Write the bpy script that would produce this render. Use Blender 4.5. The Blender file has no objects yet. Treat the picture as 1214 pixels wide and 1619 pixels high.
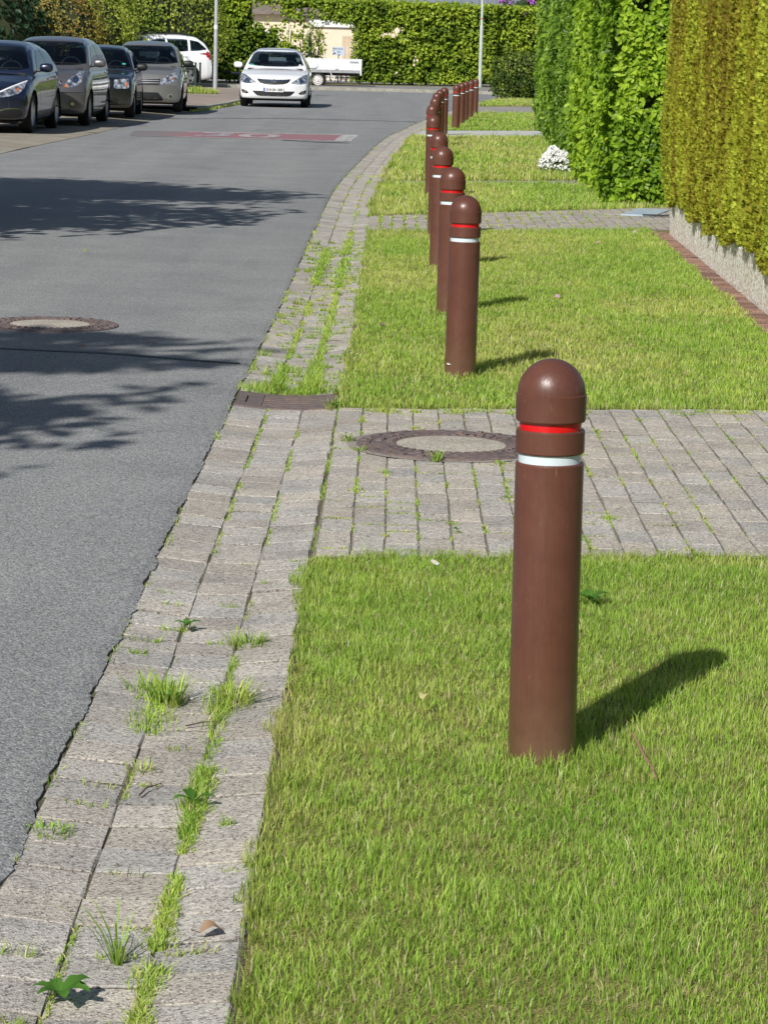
import bpy, bmesh, math, random
import numpy as np
from mathutils import Vector, Matrix
from mathutils.bvhtree import BVHTree

random.seed(7)
RNG = np.random.default_rng(11)
scene = bpy.context.scene
COL = scene.collection

# ------------------------------------------------------------------ helpers
def tag(o, label=None, cat=None, group=None, kind=None):
    if label: o['label'] = label
    if cat: o['category'] = cat
    if group: o['group'] = group
    if kind: o['kind'] = kind
    return o

def link(o, parent=None):
    COL.objects.link(o)
    if parent is not None: o.parent = parent
    return o

def empty(name, loc=(0, 0, 0), rz=0.0, parent=None):
    o = bpy.data.objects.new(name, None)
    o.empty_display_size = .1
    o.location = loc; o.rotation_euler = (0, 0, rz)
    return link(o, parent)

def thing(name, label, cat, loc=(0, 0, 0), rz=0.0, group=None):
    return tag(empty(name, loc, rz), label, cat, group)

def mesh_np(name, V, quads=None, tris=None, col=None, mat=None, parent=None, smooth=False):
    V = np.asarray(V, dtype=np.float32).reshape(-1, 3)
    me = bpy.data.meshes.new(name)
    q = np.zeros((0, 4), np.int32) if quads is None else np.asarray(quads, np.int32).reshape(-1, 4)
    t = np.zeros((0, 3), np.int32) if tris is None else np.asarray(tris, np.int32).reshape(-1, 3)
    me.vertices.add(len(V)); me.vertices.foreach_set('co', V.ravel())
    nl = q.size + t.size
    me.loops.add(nl)
    me.loops.foreach_set('vertex_index', np.concatenate([q.ravel(), t.ravel()]).astype(np.int32))
    npoly = len(q) + len(t)
    me.polygons.add(npoly)
    starts = np.concatenate([np.arange(len(q)) * 4, q.size + np.arange(len(t)) * 3]).astype(np.int32)
    me.polygons.foreach_set('loop_start', starts)
    me.update(calc_edges=True)
    me.polygons.foreach_set('use_smooth', np.full(npoly, bool(smooth)))
    if col is not None:
        col = np.asarray(col, np.float32).reshape(-1, 3)
        a = me.color_attributes.new('Col', 'FLOAT_COLOR', 'POINT')
        a.data.foreach_set('color', np.c_[col, np.ones(len(col), np.float32)].astype(np.float32).ravel())
    if mat: me.materials.append(mat)
    o = bpy.data.objects.new(name, me)
    return link(o, parent)

class MB:
    """collects simple solids, builds ONE mesh object"""
    def __init__(s): s.V = []; s.Q = []; s.T = []; s.C = []; s.n = 0
    def add(s, V, Q=(), T=(), c=None):
        V = np.asarray(V, float).reshape(-1, 3)
        s.V.append(V)
        if len(Q): s.Q.append(np.asarray(Q, int).reshape(-1, 4) + s.n)
        if len(T): s.T.append(np.asarray(T, int).reshape(-1, 3) + s.n)
        s.C.append(np.tile(np.asarray(c if c is not None else (1, 1, 1), float), (len(V), 1)))
        s.n += len(V); return s
    def box(s, x0, x1, y0, y1, z0, z1, c=None, bev=0.0, M=None):
        if bev <= 0:
            V = np.array([[x, y, z] for z in (z0, z1) for y in (y0, y1) for x in (x0, x1)])
            Q = [(0, 2, 3, 1), (4, 5, 7, 6), (0, 1, 5, 4), (1, 3, 7, 5), (3, 2, 6, 7), (2, 0, 4, 6)]
        else:
            b = bev; V = []; Q = []
            rings = [(z0, b), (z0 + b, 0), (z1 - b, 0), (z1, b)]
            for z, i in rings:
                V += [(x0 + i, y0 + i, z), (x1 - i, y0 + i, z), (x1 - i, y1 - i, z), (x0 + i, y1 - i, z)]
            for k in range(3):
                for j in range(4):
                    Q.append((k * 4 + j, k * 4 + (j + 1) % 4, k * 4 + 4 + (j + 1) % 4, k * 4 + 4 + j))
            Q += [(3, 2, 1, 0), (12, 13, 14, 15)]; V = np.array(V)
        if M is not None:
            V = np.array([M @ Vector(v) for v in V])
        return s.add(V, Q, c=c)
    def tube(s, p0, p1, r0, r1=None, n=12, c=None, caps=True):
        r1 = r0 if r1 is None else r1
        p0 = Vector(p0); p1 = Vector(p1); d = (p1 - p0).normalized()
        u = d.orthogonal().normalized(); v = d.cross(u)
        V = []
        for p, r in ((p0, r0), (p1, r1)):
            for k in range(n):
                a = 2 * math.pi * k / n; V.append(p + (u * math.cos(a) + v * math.sin(a)) * r)
        Q = [(k, (k + 1) % n, n + (k + 1) % n, n + k) for k in range(n)]
        T = []
        if caps:
            V += [p0, p1]
            T = [(2 * n, (k + 1) % n, k) for k in range(n)] + [(2 * n + 1, n + k, n + (k + 1) % n) for k in range(n)]
        return s.add([tuple(v) for v in V], Q, T, c=c)
    def lathe(s, prof, n=32, M=None, c=None):
        V = []; Q = []; T = []
        for r, z in prof:
            for k in range(n):
                a = 2 * math.pi * k / n; V.append((r * math.cos(a), r * math.sin(a), z))
        for i in range(len(prof) - 1):
            for k in range(n):
                Q.append((i * n + k, i * n + (k + 1) % n, (i + 1) * n + (k + 1) % n, (i + 1) * n + k))
        V = np.array(V)
        if M is not None: V = np.array([M @ Vector(v) for v in V])
        return s.add(V, Q, c=c)
    def build(s, name, mat, parent=None, smooth=False, angle=None):
        o = mesh_np(name, np.concatenate(s.V), np.concatenate(s.Q) if s.Q else None,
                    np.concatenate(s.T) if s.T else None, np.concatenate(s.C), mat, parent, smooth or angle is not None)
        if angle is not None:
            sharp_by_angle(o.data, angle)
        return o

def sharp_by_angle(me, deg):
    bm = bmesh.new(); bm.from_mesh(me)
    bmesh.ops.remove_doubles(bm, verts=bm.verts, dist=1e-5)
    for e in bm.edges:
        e.smooth = not (len(e.link_faces) == 2 and e.calc_face_angle(0) > math.radians(deg))
    bm.to_mesh(me); bm.free()

def hash2(ix, iy, seed):
    h = (ix.astype(np.int64) * 374761393 + iy.astype(np.int64) * 668265263 + seed * 1442695041) & 0x7fffffff
    h = ((h ^ (h >> 13)) * 1274126177) & 0x7fffffff
    return ((h ^ (h >> 16)) & 0xffff) / 65535.0

def vnoise(x, y, scale, seed=0):
    x = np.asarray(x, float) * scale; y = np.asarray(y, float) * scale
    ix = np.floor(x).astype(np.int64); iy = np.floor(y).astype(np.int64)
    fx = x - ix; fy = y - iy
    fx = fx * fx * (3 - 2 * fx); fy = fy * fy * (3 - 2 * fy)
    a = hash2(ix, iy, seed); b = hash2(ix + 1, iy, seed); c = hash2(ix, iy + 1, seed); d = hash2(ix + 1, iy + 1, seed)
    return (a * (1 - fx) + b * fx) * (1 - fy) + (c * (1 - fx) + d * fx) * fy

# ------------------------------------------------------------------ materials
def new_mat(name):
    m = bpy.data.materials.new(name); m.use_nodes = True
    nt = m.node_tree; nt.nodes.clear()
    out = nt.nodes.new('ShaderNodeOutputMaterial')
    return m, nt, out

def N(nt, typ, **kw):
    n = nt.nodes.new(typ)
    for k, v in kw.items():
        if k in n.inputs: n.inputs[k].default_value = v
        else: setattr(n, k, v)
    return n

def ramp(nt, fac, stops):
    r = nt.nodes.new('ShaderNodeValToRGB')
    while len(r.color_ramp.elements) < len(stops): r.color_ramp.elements.new(.5)
    for e, (p, c) in zip(r.color_ramp.elements, stops):
        e.position = p; e.color = (*c, 1) if len(c) == 3 else c
    nt.links.new(fac, r.inputs[0]); return r

def mixc(nt, a, b, fac, mode='MIX'):
    m = nt.nodes.new('ShaderNodeMix'); m.data_type = 'RGBA'; m.blend_type = mode
    for i, v in ((6, a), (7, b), (0, fac)):
        if hasattr(v, 'is_linked'): nt.links.new(v, m.inputs[i])
        elif i == 0: m.inputs[0].default_value = v
        else: m.inputs[i].default_value = (*v, 1)
    return m.outputs[2]

def simple(name, col, rough=.5, metal=0.0, coat=0.0, noise=0.0, nscale=30, bump=0.0, bscale=200, spec=.5, obj_coords=True):
    m, nt, out = new_mat(name)
    b = N(nt, 'ShaderNodeBsdfPrincipled', Roughness=rough, Metallic=metal)
    b.inputs['Specular IOR Level'].default_value = spec
    b.inputs['Coat Weight'].default_value = coat
    b.inputs['Coat Roughness'].default_value = .04
    b.inputs['Base Color'].default_value = (*col, 1)
    tc = N(nt, 'ShaderNodeTexCoord')
    if noise > 0:
        n = N(nt, 'ShaderNodeTexNoise', Scale=nscale, Detail=6.0)
        nt.links.new(tc.outputs['Object'], n.inputs['Vector'])
        r = ramp(nt, n.outputs[0], [(.3, tuple(c * (1 - noise) for c in col)), (.7, tuple(min(1, c * (1 + noise)) for c in col))])
        nt.links.new(r.outputs[0], b.inputs['Base Color'])
    if bump > 0:
        n2 = N(nt, 'ShaderNodeTexNoise', Scale=bscale, Detail=3.0)
        nt.links.new(tc.outputs['Object'], n2.inputs['Vector'])
        bp = N(nt, 'ShaderNodeBump', Strength=bump, Distance=.01)
        nt.links.new(n2.outputs[0], bp.inputs['Height']); nt.links.new(bp.outputs[0], b.inputs['Normal'])
    nt.links.new(b.outputs[0], out.inputs[0])
    return m

def leaf_mat(name, rough=.5, trans=.35, spec=.4, tint=(1.1, 1.25, .5)):
    m, nt, out = new_mat(name)
    a = N(nt, 'ShaderNodeVertexColor', layer_name='Col')
    b = N(nt, 'ShaderNodeBsdfPrincipled', Roughness=rough)
    b.inputs['Specular IOR Level'].default_value = spec
    nt.links.new(a.outputs[0], b.inputs['Base Color'])
    t = N(nt, 'ShaderNodeBsdfTranslucent')
    tc = mixc(nt, a.outputs[0], tint, 1.0, 'MULTIPLY')
    nt.links.new(tc, t.inputs[0])
    mx = N(nt, 'ShaderNodeMixShader'); mx.inputs[0].default_value = trans
    nt.links.new(b.outputs[0], mx.inputs[1]); nt.links.new(t.outputs[0], mx.inputs[2])
    nt.links.new(mx.outputs[0], out.inputs[0])
    return m

def asphalt_mat(name, base=(.272, .274, .272)):
    m, nt, out = new_mat(name)
    tc = N(nt, 'ShaderNodeTexCoord'); P = tc.outputs['Object']
    v = N(nt, 'ShaderNodeTexVoronoi', Scale=190.0); nt.links.new(P, v.inputs['Vector'])
    sep = N(nt, 'ShaderNodeSeparateColor'); nt.links.new(v.outputs['Color'], sep.inputs[0])
    d = tuple(c * .42 for c in base); l = tuple(c * 1.75 for c in base)
    r = ramp(nt, sep.outputs[0], [(0, d), (.28, tuple(c * .75 for c in base)), (.6, base), (.9, tuple(c * 1.22 for c in base)), (1, l)])
    n = N(nt, 'ShaderNodeTexNoise', Scale=1.3, Detail=5.0, Roughness=.6); nt.links.new(P, n.inputs['Vector'])
    r2 = ramp(nt, n.outputs[0], [(.3, (.86, .865, .87)), (.7, (1.10, 1.10, 1.09))])
    c = mixc(nt, r.outputs[0], r2.outputs[0], 1.0, 'MULTIPLY')
    mpw = N(nt, 'ShaderNodeMapping'); mpw.inputs['Scale'].default_value = (1.5, .05, 1); nt.links.new(P, mpw.inputs['Vector'])
    nw = N(nt, 'ShaderNodeTexNoise', Scale=1.0, Detail=4.0, Roughness=.6); nt.links.new(mpw.outputs[0], nw.inputs['Vector'])
    rw_ = ramp(nt, nw.outputs[0], [(.32, (.88, .885, .90)), (.68, (1.09, 1.085, 1.07))])
    c = mixc(nt, c, rw_.outputs[0], 1.0, 'MULTIPLY')
    ns = N(nt, 'ShaderNodeTexNoise', Scale=.55, Detail=2.0); nt.links.new(P, ns.inputs['Vector'])
    rs_ = ramp(nt, ns.outputs[0], [(.66, (1, 1, 1)), (.74, (.84, .84, .85))])
    c = mixc(nt, c, rs_.outputs[0], 1.0, 'MULTIPLY')
    # warm sparkles of pale aggregate
    v2 = N(nt, 'ShaderNodeTexVoronoi', Scale=95.0); nt.links.new(P, v2.inputs['Vector'])
    s2 = N(nt, 'ShaderNodeSeparateColor'); nt.links.new(v2.outputs['Color'], s2.inputs[0])
    r3 = ramp(nt, s2.outputs[1], [(.93, (0, 0, 0)), (.95, (1, 1, 1))])
    c = mixc(nt, c, (.34, .33, .29), r3.outputs[0])
    b = N(nt, 'ShaderNodeBsdfPrincipled', Roughness=.75)
    b.inputs['Specular IOR Level'].default_value = .35
    nt.links.new(c, b.inputs['Base Color'])
    bp = N(nt, 'ShaderNodeBump', Strength=.55, Distance=.004)
    nt.links.new(v.outputs['Distance'], bp.inputs['Height']); bp.invert = True
    nt.links.new(bp.outputs[0], b.inputs['Normal'])
    nt.links.new(b.outputs[0], out.inputs[0])
    return m

def paver_mat(name, strength=1.0):
    """weathered concrete, tinted by the per-stone colour attribute"""
    m, nt, out = new_mat(name)
    tc = N(nt, 'ShaderNodeTexCoord'); P = tc.outputs['Object']
    a = N(nt, 'ShaderNodeVertexColor', layer_name='Col')
    v = N(nt, 'ShaderNodeTexVoronoi', Scale=210.0); nt.links.new(P, v.inputs['Vector'])
    sep = N(nt, 'ShaderNodeSeparateColor'); nt.links.new(v.outputs['Color'], sep.inputs[0])
    r = ramp(nt, sep.outputs[0], [(0, (.34, .31, .31)), (.16, (.62, .58, .56)), (.36, (.95, .94, .93)), (.80, (1.06, 1.05, 1.02)), (1, (1.42, 1.38, 1.30))])
    n = N(nt, 'ShaderNodeTexNoise', Scale=4.0, Detail=6.0, Roughness=.65); nt.links.new(P, n.inputs['Vector'])
    r2 = ramp(nt, n.outputs[0], [(.3, (.76, .75, .76)), (.5, (.97, .96, .95)), (.72, (1.10, 1.09, 1.06))])
    n3 = N(nt, 'ShaderNodeTexNoise', Scale=95.0, Detail=3.0); nt.links.new(P, n3.inputs['Vector'])
    r3 = ramp(nt, n3.outputs[0], [(.33, (.88, .87, .87)), (.6, (1.04, 1.04, 1.03))])
    c = mixc(nt, a.outputs[0], r.outputs[0], 1.0, 'MULTIPLY')
    c = mixc(nt, c, r2.outputs[0], 1.0, 'MULTIPLY')
    c = mixc(nt, c, r3.outputs[0], 1.0, 'MULTIPLY')
    b = N(nt, 'ShaderNodeBsdfPrincipled', Roughness=.9)
    b.inputs['Specular IOR Level'].default_value = .2
    nt.links.new(c, b.inputs['Base Color'])
    mx = N(nt, 'ShaderNodeMath', operation='ADD'); nt.links.new(v.outputs['Distance'], mx.inputs[0]); nt.links.new(n3.outputs[0], mx.inputs[1])
    bp = N(nt, 'ShaderNodeBump', Strength=.40 * strength, Distance=.005)
    nt.links.new(mx.outputs[0], bp.inputs['Height']); nt.links.new(bp.outputs[0], b.inputs['Normal'])
    nt.links.new(b.outputs[0], out.inputs[0])
    return m

def soil_mat(name, stops, scale=9.0):
    m, nt, out = new_mat(name)
    tc = N(nt, 'ShaderNodeTexCoord')
    n = N(nt, 'ShaderNodeTexNoise', Scale=scale, Detail=8.0, Roughness=.75)
    nt.links.new(tc.outputs['Object'], n.inputs['Vector'])
    r = ramp(nt, n.outputs[0], stops)
    n2 = N(nt, 'ShaderNodeTexNoise', Scale=180.0, Detail=3.0); nt.links.new(tc.outputs['Object'], n2.inputs['Vector'])
    r2 = ramp(nt, n2.outputs[0], [(.35, (.55, .55, .55)), (.65, (1.3, 1.3, 1.3))])
    c = mixc(nt, r.outputs[0], r2.outputs[0], 1.0, 'MULTIPLY')
    b = N(nt, 'ShaderNodeBsdfPrincipled', Roughness=1.0); b.inputs['Specular IOR Level'].default_value = .1
    nt.links.new(c, b.inputs['Base Color'])
    bp = N(nt, 'ShaderNodeBump', Strength=.8, Distance=.01); nt.links.new(n2.outputs[0], bp.inputs['Height'])
    nt.links.new(bp.outputs[0], b.inputs['Normal'])
    nt.links.new(b.outputs[0], out.inputs[0])
    return m

def bollard_mat(name):
    m, nt, out = new_mat(name)
    tc = N(nt, 'ShaderNodeTexCoord'); P = tc.outputs['Object']
    mp = N(nt, 'ShaderNodeMapping'); mp.inputs['Scale'].default_value = (230, 230, 9)
    nt.links.new(P, mp.inputs['Vector'])
    n = N(nt, 'ShaderNodeTexNoise', Scale=1.0, Detail=5.0, Roughness=.65); nt.links.new(mp.outputs[0], n.inputs['Vector'])
    r = ramp(nt, n.outputs[0], [(.25, (.108, .040, .026)), (.5, (.118, .045, .029)), (.75, (.130, .051, .034))])
    n2 = N(nt, 'ShaderNodeTexNoise', Scale=9.0, Detail=6.0, Roughness=.7); nt.links.new(P, n2.inputs['Vector'])
    r2 = ramp(nt, n2.outputs[0], [(.35, (.86, .84, .84)), (.7, (1.12, 1.13, 1.15))])
    c = mixc(nt, r.outputs[0], r2.outputs[0], 1.0, 'MULTIPLY')
    # pale scuffs
    mp2 = N(nt, 'ShaderNodeMapping'); mp2.inputs['Scale'].default_value = (70, 70, 22)
    nt.links.new(P, mp2.inputs['Vector'])
    n3 = N(nt, 'ShaderNodeTexNoise', Scale=1.0, Detail=8.0, Roughness=.8); nt.links.new(mp2.outputs[0], n3.inputs['Vector'])
    r3 = ramp(nt, n3.outputs[0], [(.60, (0, 0, 0)), (.70, (.55, .55, .55))])
    c = mixc(nt, c, (.26, .16, .125), r3.outputs[0])
    sx = N(nt, 'ShaderNodeSeparateXYZ'); nt.links.new(P, sx.inputs[0])
    mr = N(nt, 'ShaderNodeMapRange'); mr.inputs[1].default_value = .0; mr.inputs[2].default_value = .22; mr.inputs[3].default_value = .75; mr.inputs[4].default_value = 0
    nt.links.new(sx.outputs[2], mr.inputs[0]); mm = N(nt, 'ShaderNodeMath', operation='MULTIPLY'); nt.links.new(mr.outputs[0], mm.inputs[0]); nt.links.new(n2.outputs[0], mm.inputs[1])
    c = mixc(nt, c, (.17, .12, .075), mm.outputs[0])
    b = N(nt, 'ShaderNodeBsdfPrincipled', Roughness=.36)
    nt.links.new(c, b.inputs['Base Color'])
    rr = ramp(nt, n.outputs[0], [(.3, (.29, .29, .29)), (.7, (.42, .42, .42))])
    nt.links.new(rr.outputs[0], b.inputs['Roughness'])
    bp = N(nt, 'ShaderNodeBump', Strength=.24, Distance=.002); nt.links.new(n.outputs[0], bp.inputs['Height'])
    nt.links.new(bp.outputs[0], b.inputs['Normal'])
    nt.links.new(b.outputs[0], out.inputs[0])
    return m

def iron_mat(name):
    m, nt, out = new_mat(name)
    tc = N(nt, 'ShaderNodeTexCoord'); P = tc.outputs['Object']
    n = N(nt, 'ShaderNodeTexNoise', Scale=28.0, Detail=7.0, Roughness=.75); nt.links.new(P, n.inputs['Vector'])
    r = ramp(nt, n.outputs[0], [(.3, (.115, .095, .10)), (.5, (.19, .145, .135)), (.68, (.29, .19, .14))])
    b = N(nt, 'ShaderNodeBsdfPrincipled', Roughness=.55, Metallic=.25)
    nt.links.new(r.outputs[0], b.inputs['Base Color'])
    n2 = N(nt, 'ShaderNodeTexNoise', Scale=300.0); nt.links.new(P, n2.inputs['Vector'])
    bp = N(nt, 'ShaderNodeBump', Strength=.5, Distance=.003); nt.links.new(n2.outputs[0], bp.inputs['Height'])
    nt.links.new(bp.outputs[0], b.inputs['Normal'])
    nt.links.new(b.outputs[0], out.inputs[0]); return m

def aggregate_mat(name):
    """washed concrete with exposed pale pebbles"""
    m, nt, out = new_mat(name)
    tc = N(nt, 'ShaderNodeTexCoord'); P = tc.outputs['Object']
    v = N(nt, 'ShaderNodeTexVoronoi', Scale=48.0); nt.links.new(P, v.inputs['Vector'])
    sep = N(nt, 'ShaderNodeSeparateColor'); nt.links.new(v.outputs['Color'], sep.inputs[0])
    r = ramp(nt, sep.outputs[0], [(0, (.62, .50, .36)), (.15, (.86, .78, .66)), (.5, (.95, .92, .86)), (1, (.97, .96, .93))])
    ed = ramp(nt, v.outputs['Distance'], [(.40, (1, 1, 1)), (.72, (.55, .50, .43))])
    c = mixc(nt, r.outputs[0], ed.outputs[0], 1.0, 'MULTIPLY')
    b = N(nt, 'ShaderNodeBsdfPrincipled', Roughness=.7)
    nt.links.new(c, b.inputs['Base Color'])
    bp = N(nt, 'ShaderNodeBump', Strength=.3, Distance=.008); bp.invert = True
    nt.links.new(v.outputs['Distance'], bp.inputs['Height']); nt.links.new(bp.outputs[0], b.inputs['Normal'])
    nt.links.new(b.outputs[0], out.inputs[0]); return m

def worn_paint_mat(name, col, wear=.5):
    """road paint worn through to the asphalt beneath"""
    m, nt, out = new_mat(name)
    tc = N(nt, 'ShaderNodeTexCoord'); P = tc.outputs['Object']
    mp = N(nt, 'ShaderNodeMapping'); mp.inputs['Scale'].default_value = (3.5, .8, 1); nt.links.new(P, mp.inputs['Vector'])
    n = N(nt, 'ShaderNodeTexNoise', Scale=2.0, Detail=9.0, Roughness=.75); nt.links.new(mp.outputs[0], n.inputs['Vector'])
    sx = N(nt, 'ShaderNodeSeparateXYZ'); nt.links.new(P, sx.inputs[0])
    fade = N(nt, 'ShaderNodeMapRange'); fade.inputs[1].default_value = -4.7; fade.inputs[2].default_value = -3.6
    fade.inputs[3].default_value = .42; fade.inputs[4].default_value = 0
    nt.links.new(sx.outputs[0], fade.inputs[0])
    ad = N(nt, 'ShaderNodeMath', operation='ADD'); nt.links.new(n.outputs[0], ad.inputs[0]); nt.links.new(fade.outputs[0], ad.inputs[1])
    f = ramp(nt, ad.outputs[0], [(wear - .09, (0, 0, 0)), (wear + .12, (.85, .85, .85))])
    c = mixc(nt, col, (.17, .172, .175), f.outputs[0])
    b = N(nt, 'ShaderNodeBsdfPrincipled', Roughness=.8); nt.links.new(c, b.inputs['Base Color'])
    nt.links.new(b.outputs[0], out.inputs[0]); return m

def brickpave_mat(name, c1, c2, mortar, sx=5.0, rot=0.0):
    m, nt, out = new_mat(name)
    tc = N(nt, 'ShaderNodeTexCoord')
    mp = N(nt, 'ShaderNodeMapping'); mp.inputs['Rotation'].default_value = (0, 0, rot); nt.links.new(tc.outputs['Object'], mp.inputs[0])
    br = N(nt, 'ShaderNodeTexBrick', Scale=sx); nt.links.new(mp.outputs[0], br.inputs['Vector'])
    br.inputs['Color1'].default_value = (*c1, 1); br.inputs['Color2'].default_value = (*c2, 1); br.inputs['Mortar'].default_value = (*mortar, 1)
    br.inputs['Mortar Size'].default_value = .02
    n = N(nt, 'ShaderNodeTexNoise', Scale=1.2, Detail=8.0, Roughness=.7); nt.links.new(tc.outputs['Object'], n.inputs['Vector'])
    r = ramp(nt, n.outputs[0], [(.3, (.72, .70, .66)), (.7, (1.15, 1.15, 1.12))])
    c = mixc(nt, br.outputs[0], r.outputs[0], 1.0, 'MULTIPLY')
    b = N(nt, 'ShaderNodeBsdfPrincipled', Roughness=.9); b.inputs['Specular IOR Level'].default_value = .2
    nt.links.new(c, b.inputs['Base Color']); nt.links.new(b.outputs[0], out.inputs[0]); return m

M_GRASS = leaf_mat('grass_blades', .55, .42, .3, (1.05, 1.12, .6))
M_BEECH = leaf_mat('beech_leaves', .45, .40, .32)
M_FAR = leaf_mat('far_leaves', .5, .3, .3)
M_THUJA = leaf_mat('thuja_sprays', .65, .22, .25, (1.1, 1.1, .5))
M_PETAL = leaf_mat('petals', .6, .25, .2, (1, 1, 1))
M_ASPHALT = asphalt_mat('asphalt')
M_PAVER = paver_mat('worn_concrete_paver')
M_SOIL = soil_mat('lawn_soil', [(.3, (.15, .16, .045)), (.5, (.24, .23, .07)), (.7, (.36, .30, .14))])
M_JOINT = soil_mat('joint_soil', [(.3, (.10, .085, .06)), (.5, (.17, .15, .10)), (.66, (.13, .16, .045))], 14)
M_JOINTSAND = soil_mat('joint_sand', [(.3, (.22, .195, .145)), (.55, (.31, .28, .21)), (.7, (.20, .23, .08))], 14)
M_GROUND = soil_mat('ground_soil', [(.3, (.06, .08, .03)), (.7, (.14, .13, .06))], 1.0)
M_TWIG = simple('dark_twigs', (.030, .040, .012), .95, noise=.4, nscale=14)
M_BARK = simple('bark', (.11, .08, .055), .9, noise=.35, nscale=25, bump=.6, bscale=50)
M_BOLLARD = bollard_mat('brown_bollard_plastic')
M_RED = simple('red_reflector', (.62, .004, .006), .32, coat=.5, noise=.08, nscale=200)
M_WHITEBAND = simple('white_reflector', (.62, .70, .74), .35, coat=.3, noise=.05, nscale=150)
M_IRON = iron_mat('cast_iron')
M_INFILL = paver_mat('concrete_infill', .7)
M_TAR = simple('tar_seam', (.045, .047, .055), .55, noise=.3, nscale=40)

# ------------------------------------------------------------------ camera, light
FPX = 4100.0
cam = bpy.data.cameras.new('camera'); camo = bpy.data.objects.new('camera', cam); COL.objects.link(camo)
cam.sensor_fit = 'HORIZONTAL'; cam.sensor_width = 36.0; cam.lens = 36.0 * FPX / 1214.0
cam.clip_start = .1; cam.clip_end = 1500
al = math.atan((809.5 - 73) / FPX); ro = .026
r0 = Vector((1, 0, 0)); u0 = Vector((0, math.sin(al), math.cos(al))); fw = Vector((0, math.cos(al), -math.sin(al)))
rv = math.cos(ro) * r0 + math.sin(ro) * u0; uv = -math.sin(ro) * r0 + math.cos(ro) * u0
Mx = Matrix((rv, uv, -fw)).transposed().to_4x4(); Mx.translation = Vector((0, 0, 1.62))
camo.matrix_world = Mx
cam.dof.use_dof = True; cam.dof.focus_distance = 8.5; cam.dof.aperture_fstop = 85
scene.camera = camo

SUN_EL = math.radians(37.5); sdir = Vector((.44, .90, 0)).normalized()   # horizontal travel of the light
to_sun = Vector((-sdir.x * math.cos(SUN_EL), -sdir.y * math.cos(SUN_EL), math.sin(SUN_EL)))
sl = bpy.data.lights.new('sun', 'SUN'); sl.energy = 5.0; sl.angle = math.radians(.53); sl.color = (1, .972, .925)
so = bpy.data.objects.new('sun', sl); COL.objects.link(so)
so.rotation_euler = to_sun.to_track_quat('Z', 'Y').to_euler(); so.location = (-8, -15, 18)
w = bpy.data.worlds.new('World'); scene.world = w; w.use_nodes = True
nt = w.node_tree; bg = nt.nodes['Background']
sky = nt.nodes.new('ShaderNodeTexSky'); sky.sky_type = 'NISHITA'; sky.sun_disc = False
sky.sun_elevation = SUN_EL; sky.sun_rotation = math.atan2(to_sun.x, to_sun.y)
nt.links.new(sky.outputs[0], bg.inputs[0]); bg.inputs[1].default_value = .068
scene.view_settings.view_transform = 'Standard'; scene.view_settings.look = 'None'
scene.view_settings.exposure = 0; scene.view_settings.gamma = 1
scene.cycles.max_bounces = 6; scene.cycles.transparent_max_bounces = 8

# ------------------------------------------------------------------ paths in plan
def catmull(pts, step):
    P = [Vector((p[0], p[1], 0)) for p in pts]
    P = [P[0] * 2 - P[1]] + P + [P[-1] * 2 - P[-2]]
    out = []
    for i in range(1, len(P) - 2):
        a, b, c, d = P[i - 1], P[i], P[i + 1], P[i + 2]
        n = max(2, int((c - b).length / step))
        for k in range(n):
            t = k / n
            out.append(.5 * ((2 * b) + (c - a) * t + (2 * a - 5 * b + 4 * c - d) * t * t + (3 * b - a - 3 * c + d) * t ** 3))
    out.append(P[-2])
    return np.array([[p.x, p.y] for p in out])

R_PTS = [(-.73, -4), (-.73, 0), (-.73, 4), (-.725, 8), (-.71, 12), (-.69, 16), (-.69, 22), (-.665, 29.6), (-.53, 35.7), (-.18, 46.6),
         (.22, 53), (.76, 60.7), (1.25, 66.5), (1.75, 73), (2.2, 79), (2.8, 84.5), (3.9, 88.2), (6.5, 90.4), (12, 91.4), (30, 92)]
L_PTS = [(-5.6, -4), (-5.6, 20), (-5.5, 36.6), (-5.4, 40), (-5.2, 45.4), (-5.1, 50.2), (-4.9, 57.8), (-4.45, 64.3), (-4.2, 69.5),
         (-4.1, 80), (-4.3, 85), (-5.3, 88.5), (-9, 90.3), (-16, 91), (-30, 91.5)]
RP = catmull(R_PTS, .02); LP = catmull(L_PTS, .3)
def arclen(P): return np.concatenate([[0], np.cumsum(np.linalg.norm(np.diff(P, axis=0), axis=1))])
RS = arclen(RP)
def rpos(s, off=0.0):
    """point on the road's right edge at arc length s, off metres to the right of it"""
    x = np.interp(s, RS, RP[:, 0]); y = np.interp(s, RS, RP[:, 1])
    x2 = np.interp(s + .2, RS, RP[:, 0]); y2 = np.interp(s + .2, RS, RP[:, 1])
    x1 = np.interp(s - .2, RS, RP[:, 0]); y1 = np.interp(s - .2, RS, RP[:, 1])
    tx, ty = x2 - x1, y2 - y1; l = np.hypot(tx, ty) + 1e-9
    return x + ty / l * off, y - tx / l * off, np.arctan2(-tx, ty)
def s_at_y(y): return np.interp(y, RP[:, 1], RS)
def ex(y): return np.interp(y, RP[:, 1], RP[:, 0])
GW = .485                                             # gutter width
def gz(t):                                            # trough profile across the gutter
    t = np.asarray(t, float); return -.008 - .018 * (1 - (2 * t - 1) ** 2)

# ------------------------------------------------------------------ ground and road
def sheet(name, pts, z, mat, kind='structure'):
    bm = bmesh.new(); vs = [bm.verts.new((p[0], p[1], z)) for p in pts]
    f = bm.faces.new(vs); f.normal_update()
    if f.normal.z < 0: f.normal_flip()
    bmesh.ops.triangulate(bm, faces=[f])
    me = bpy.data.meshes.new(name); bm.to_mesh(me); bm.free(); me.materials.append(mat)
    return tag(link(bpy.data.objects.new(name, me)), kind=kind)

sheet('ground', [(-600, -300), (600, -300), (600, 900), (-600, 900)], -.09, M_GROUND)

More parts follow.
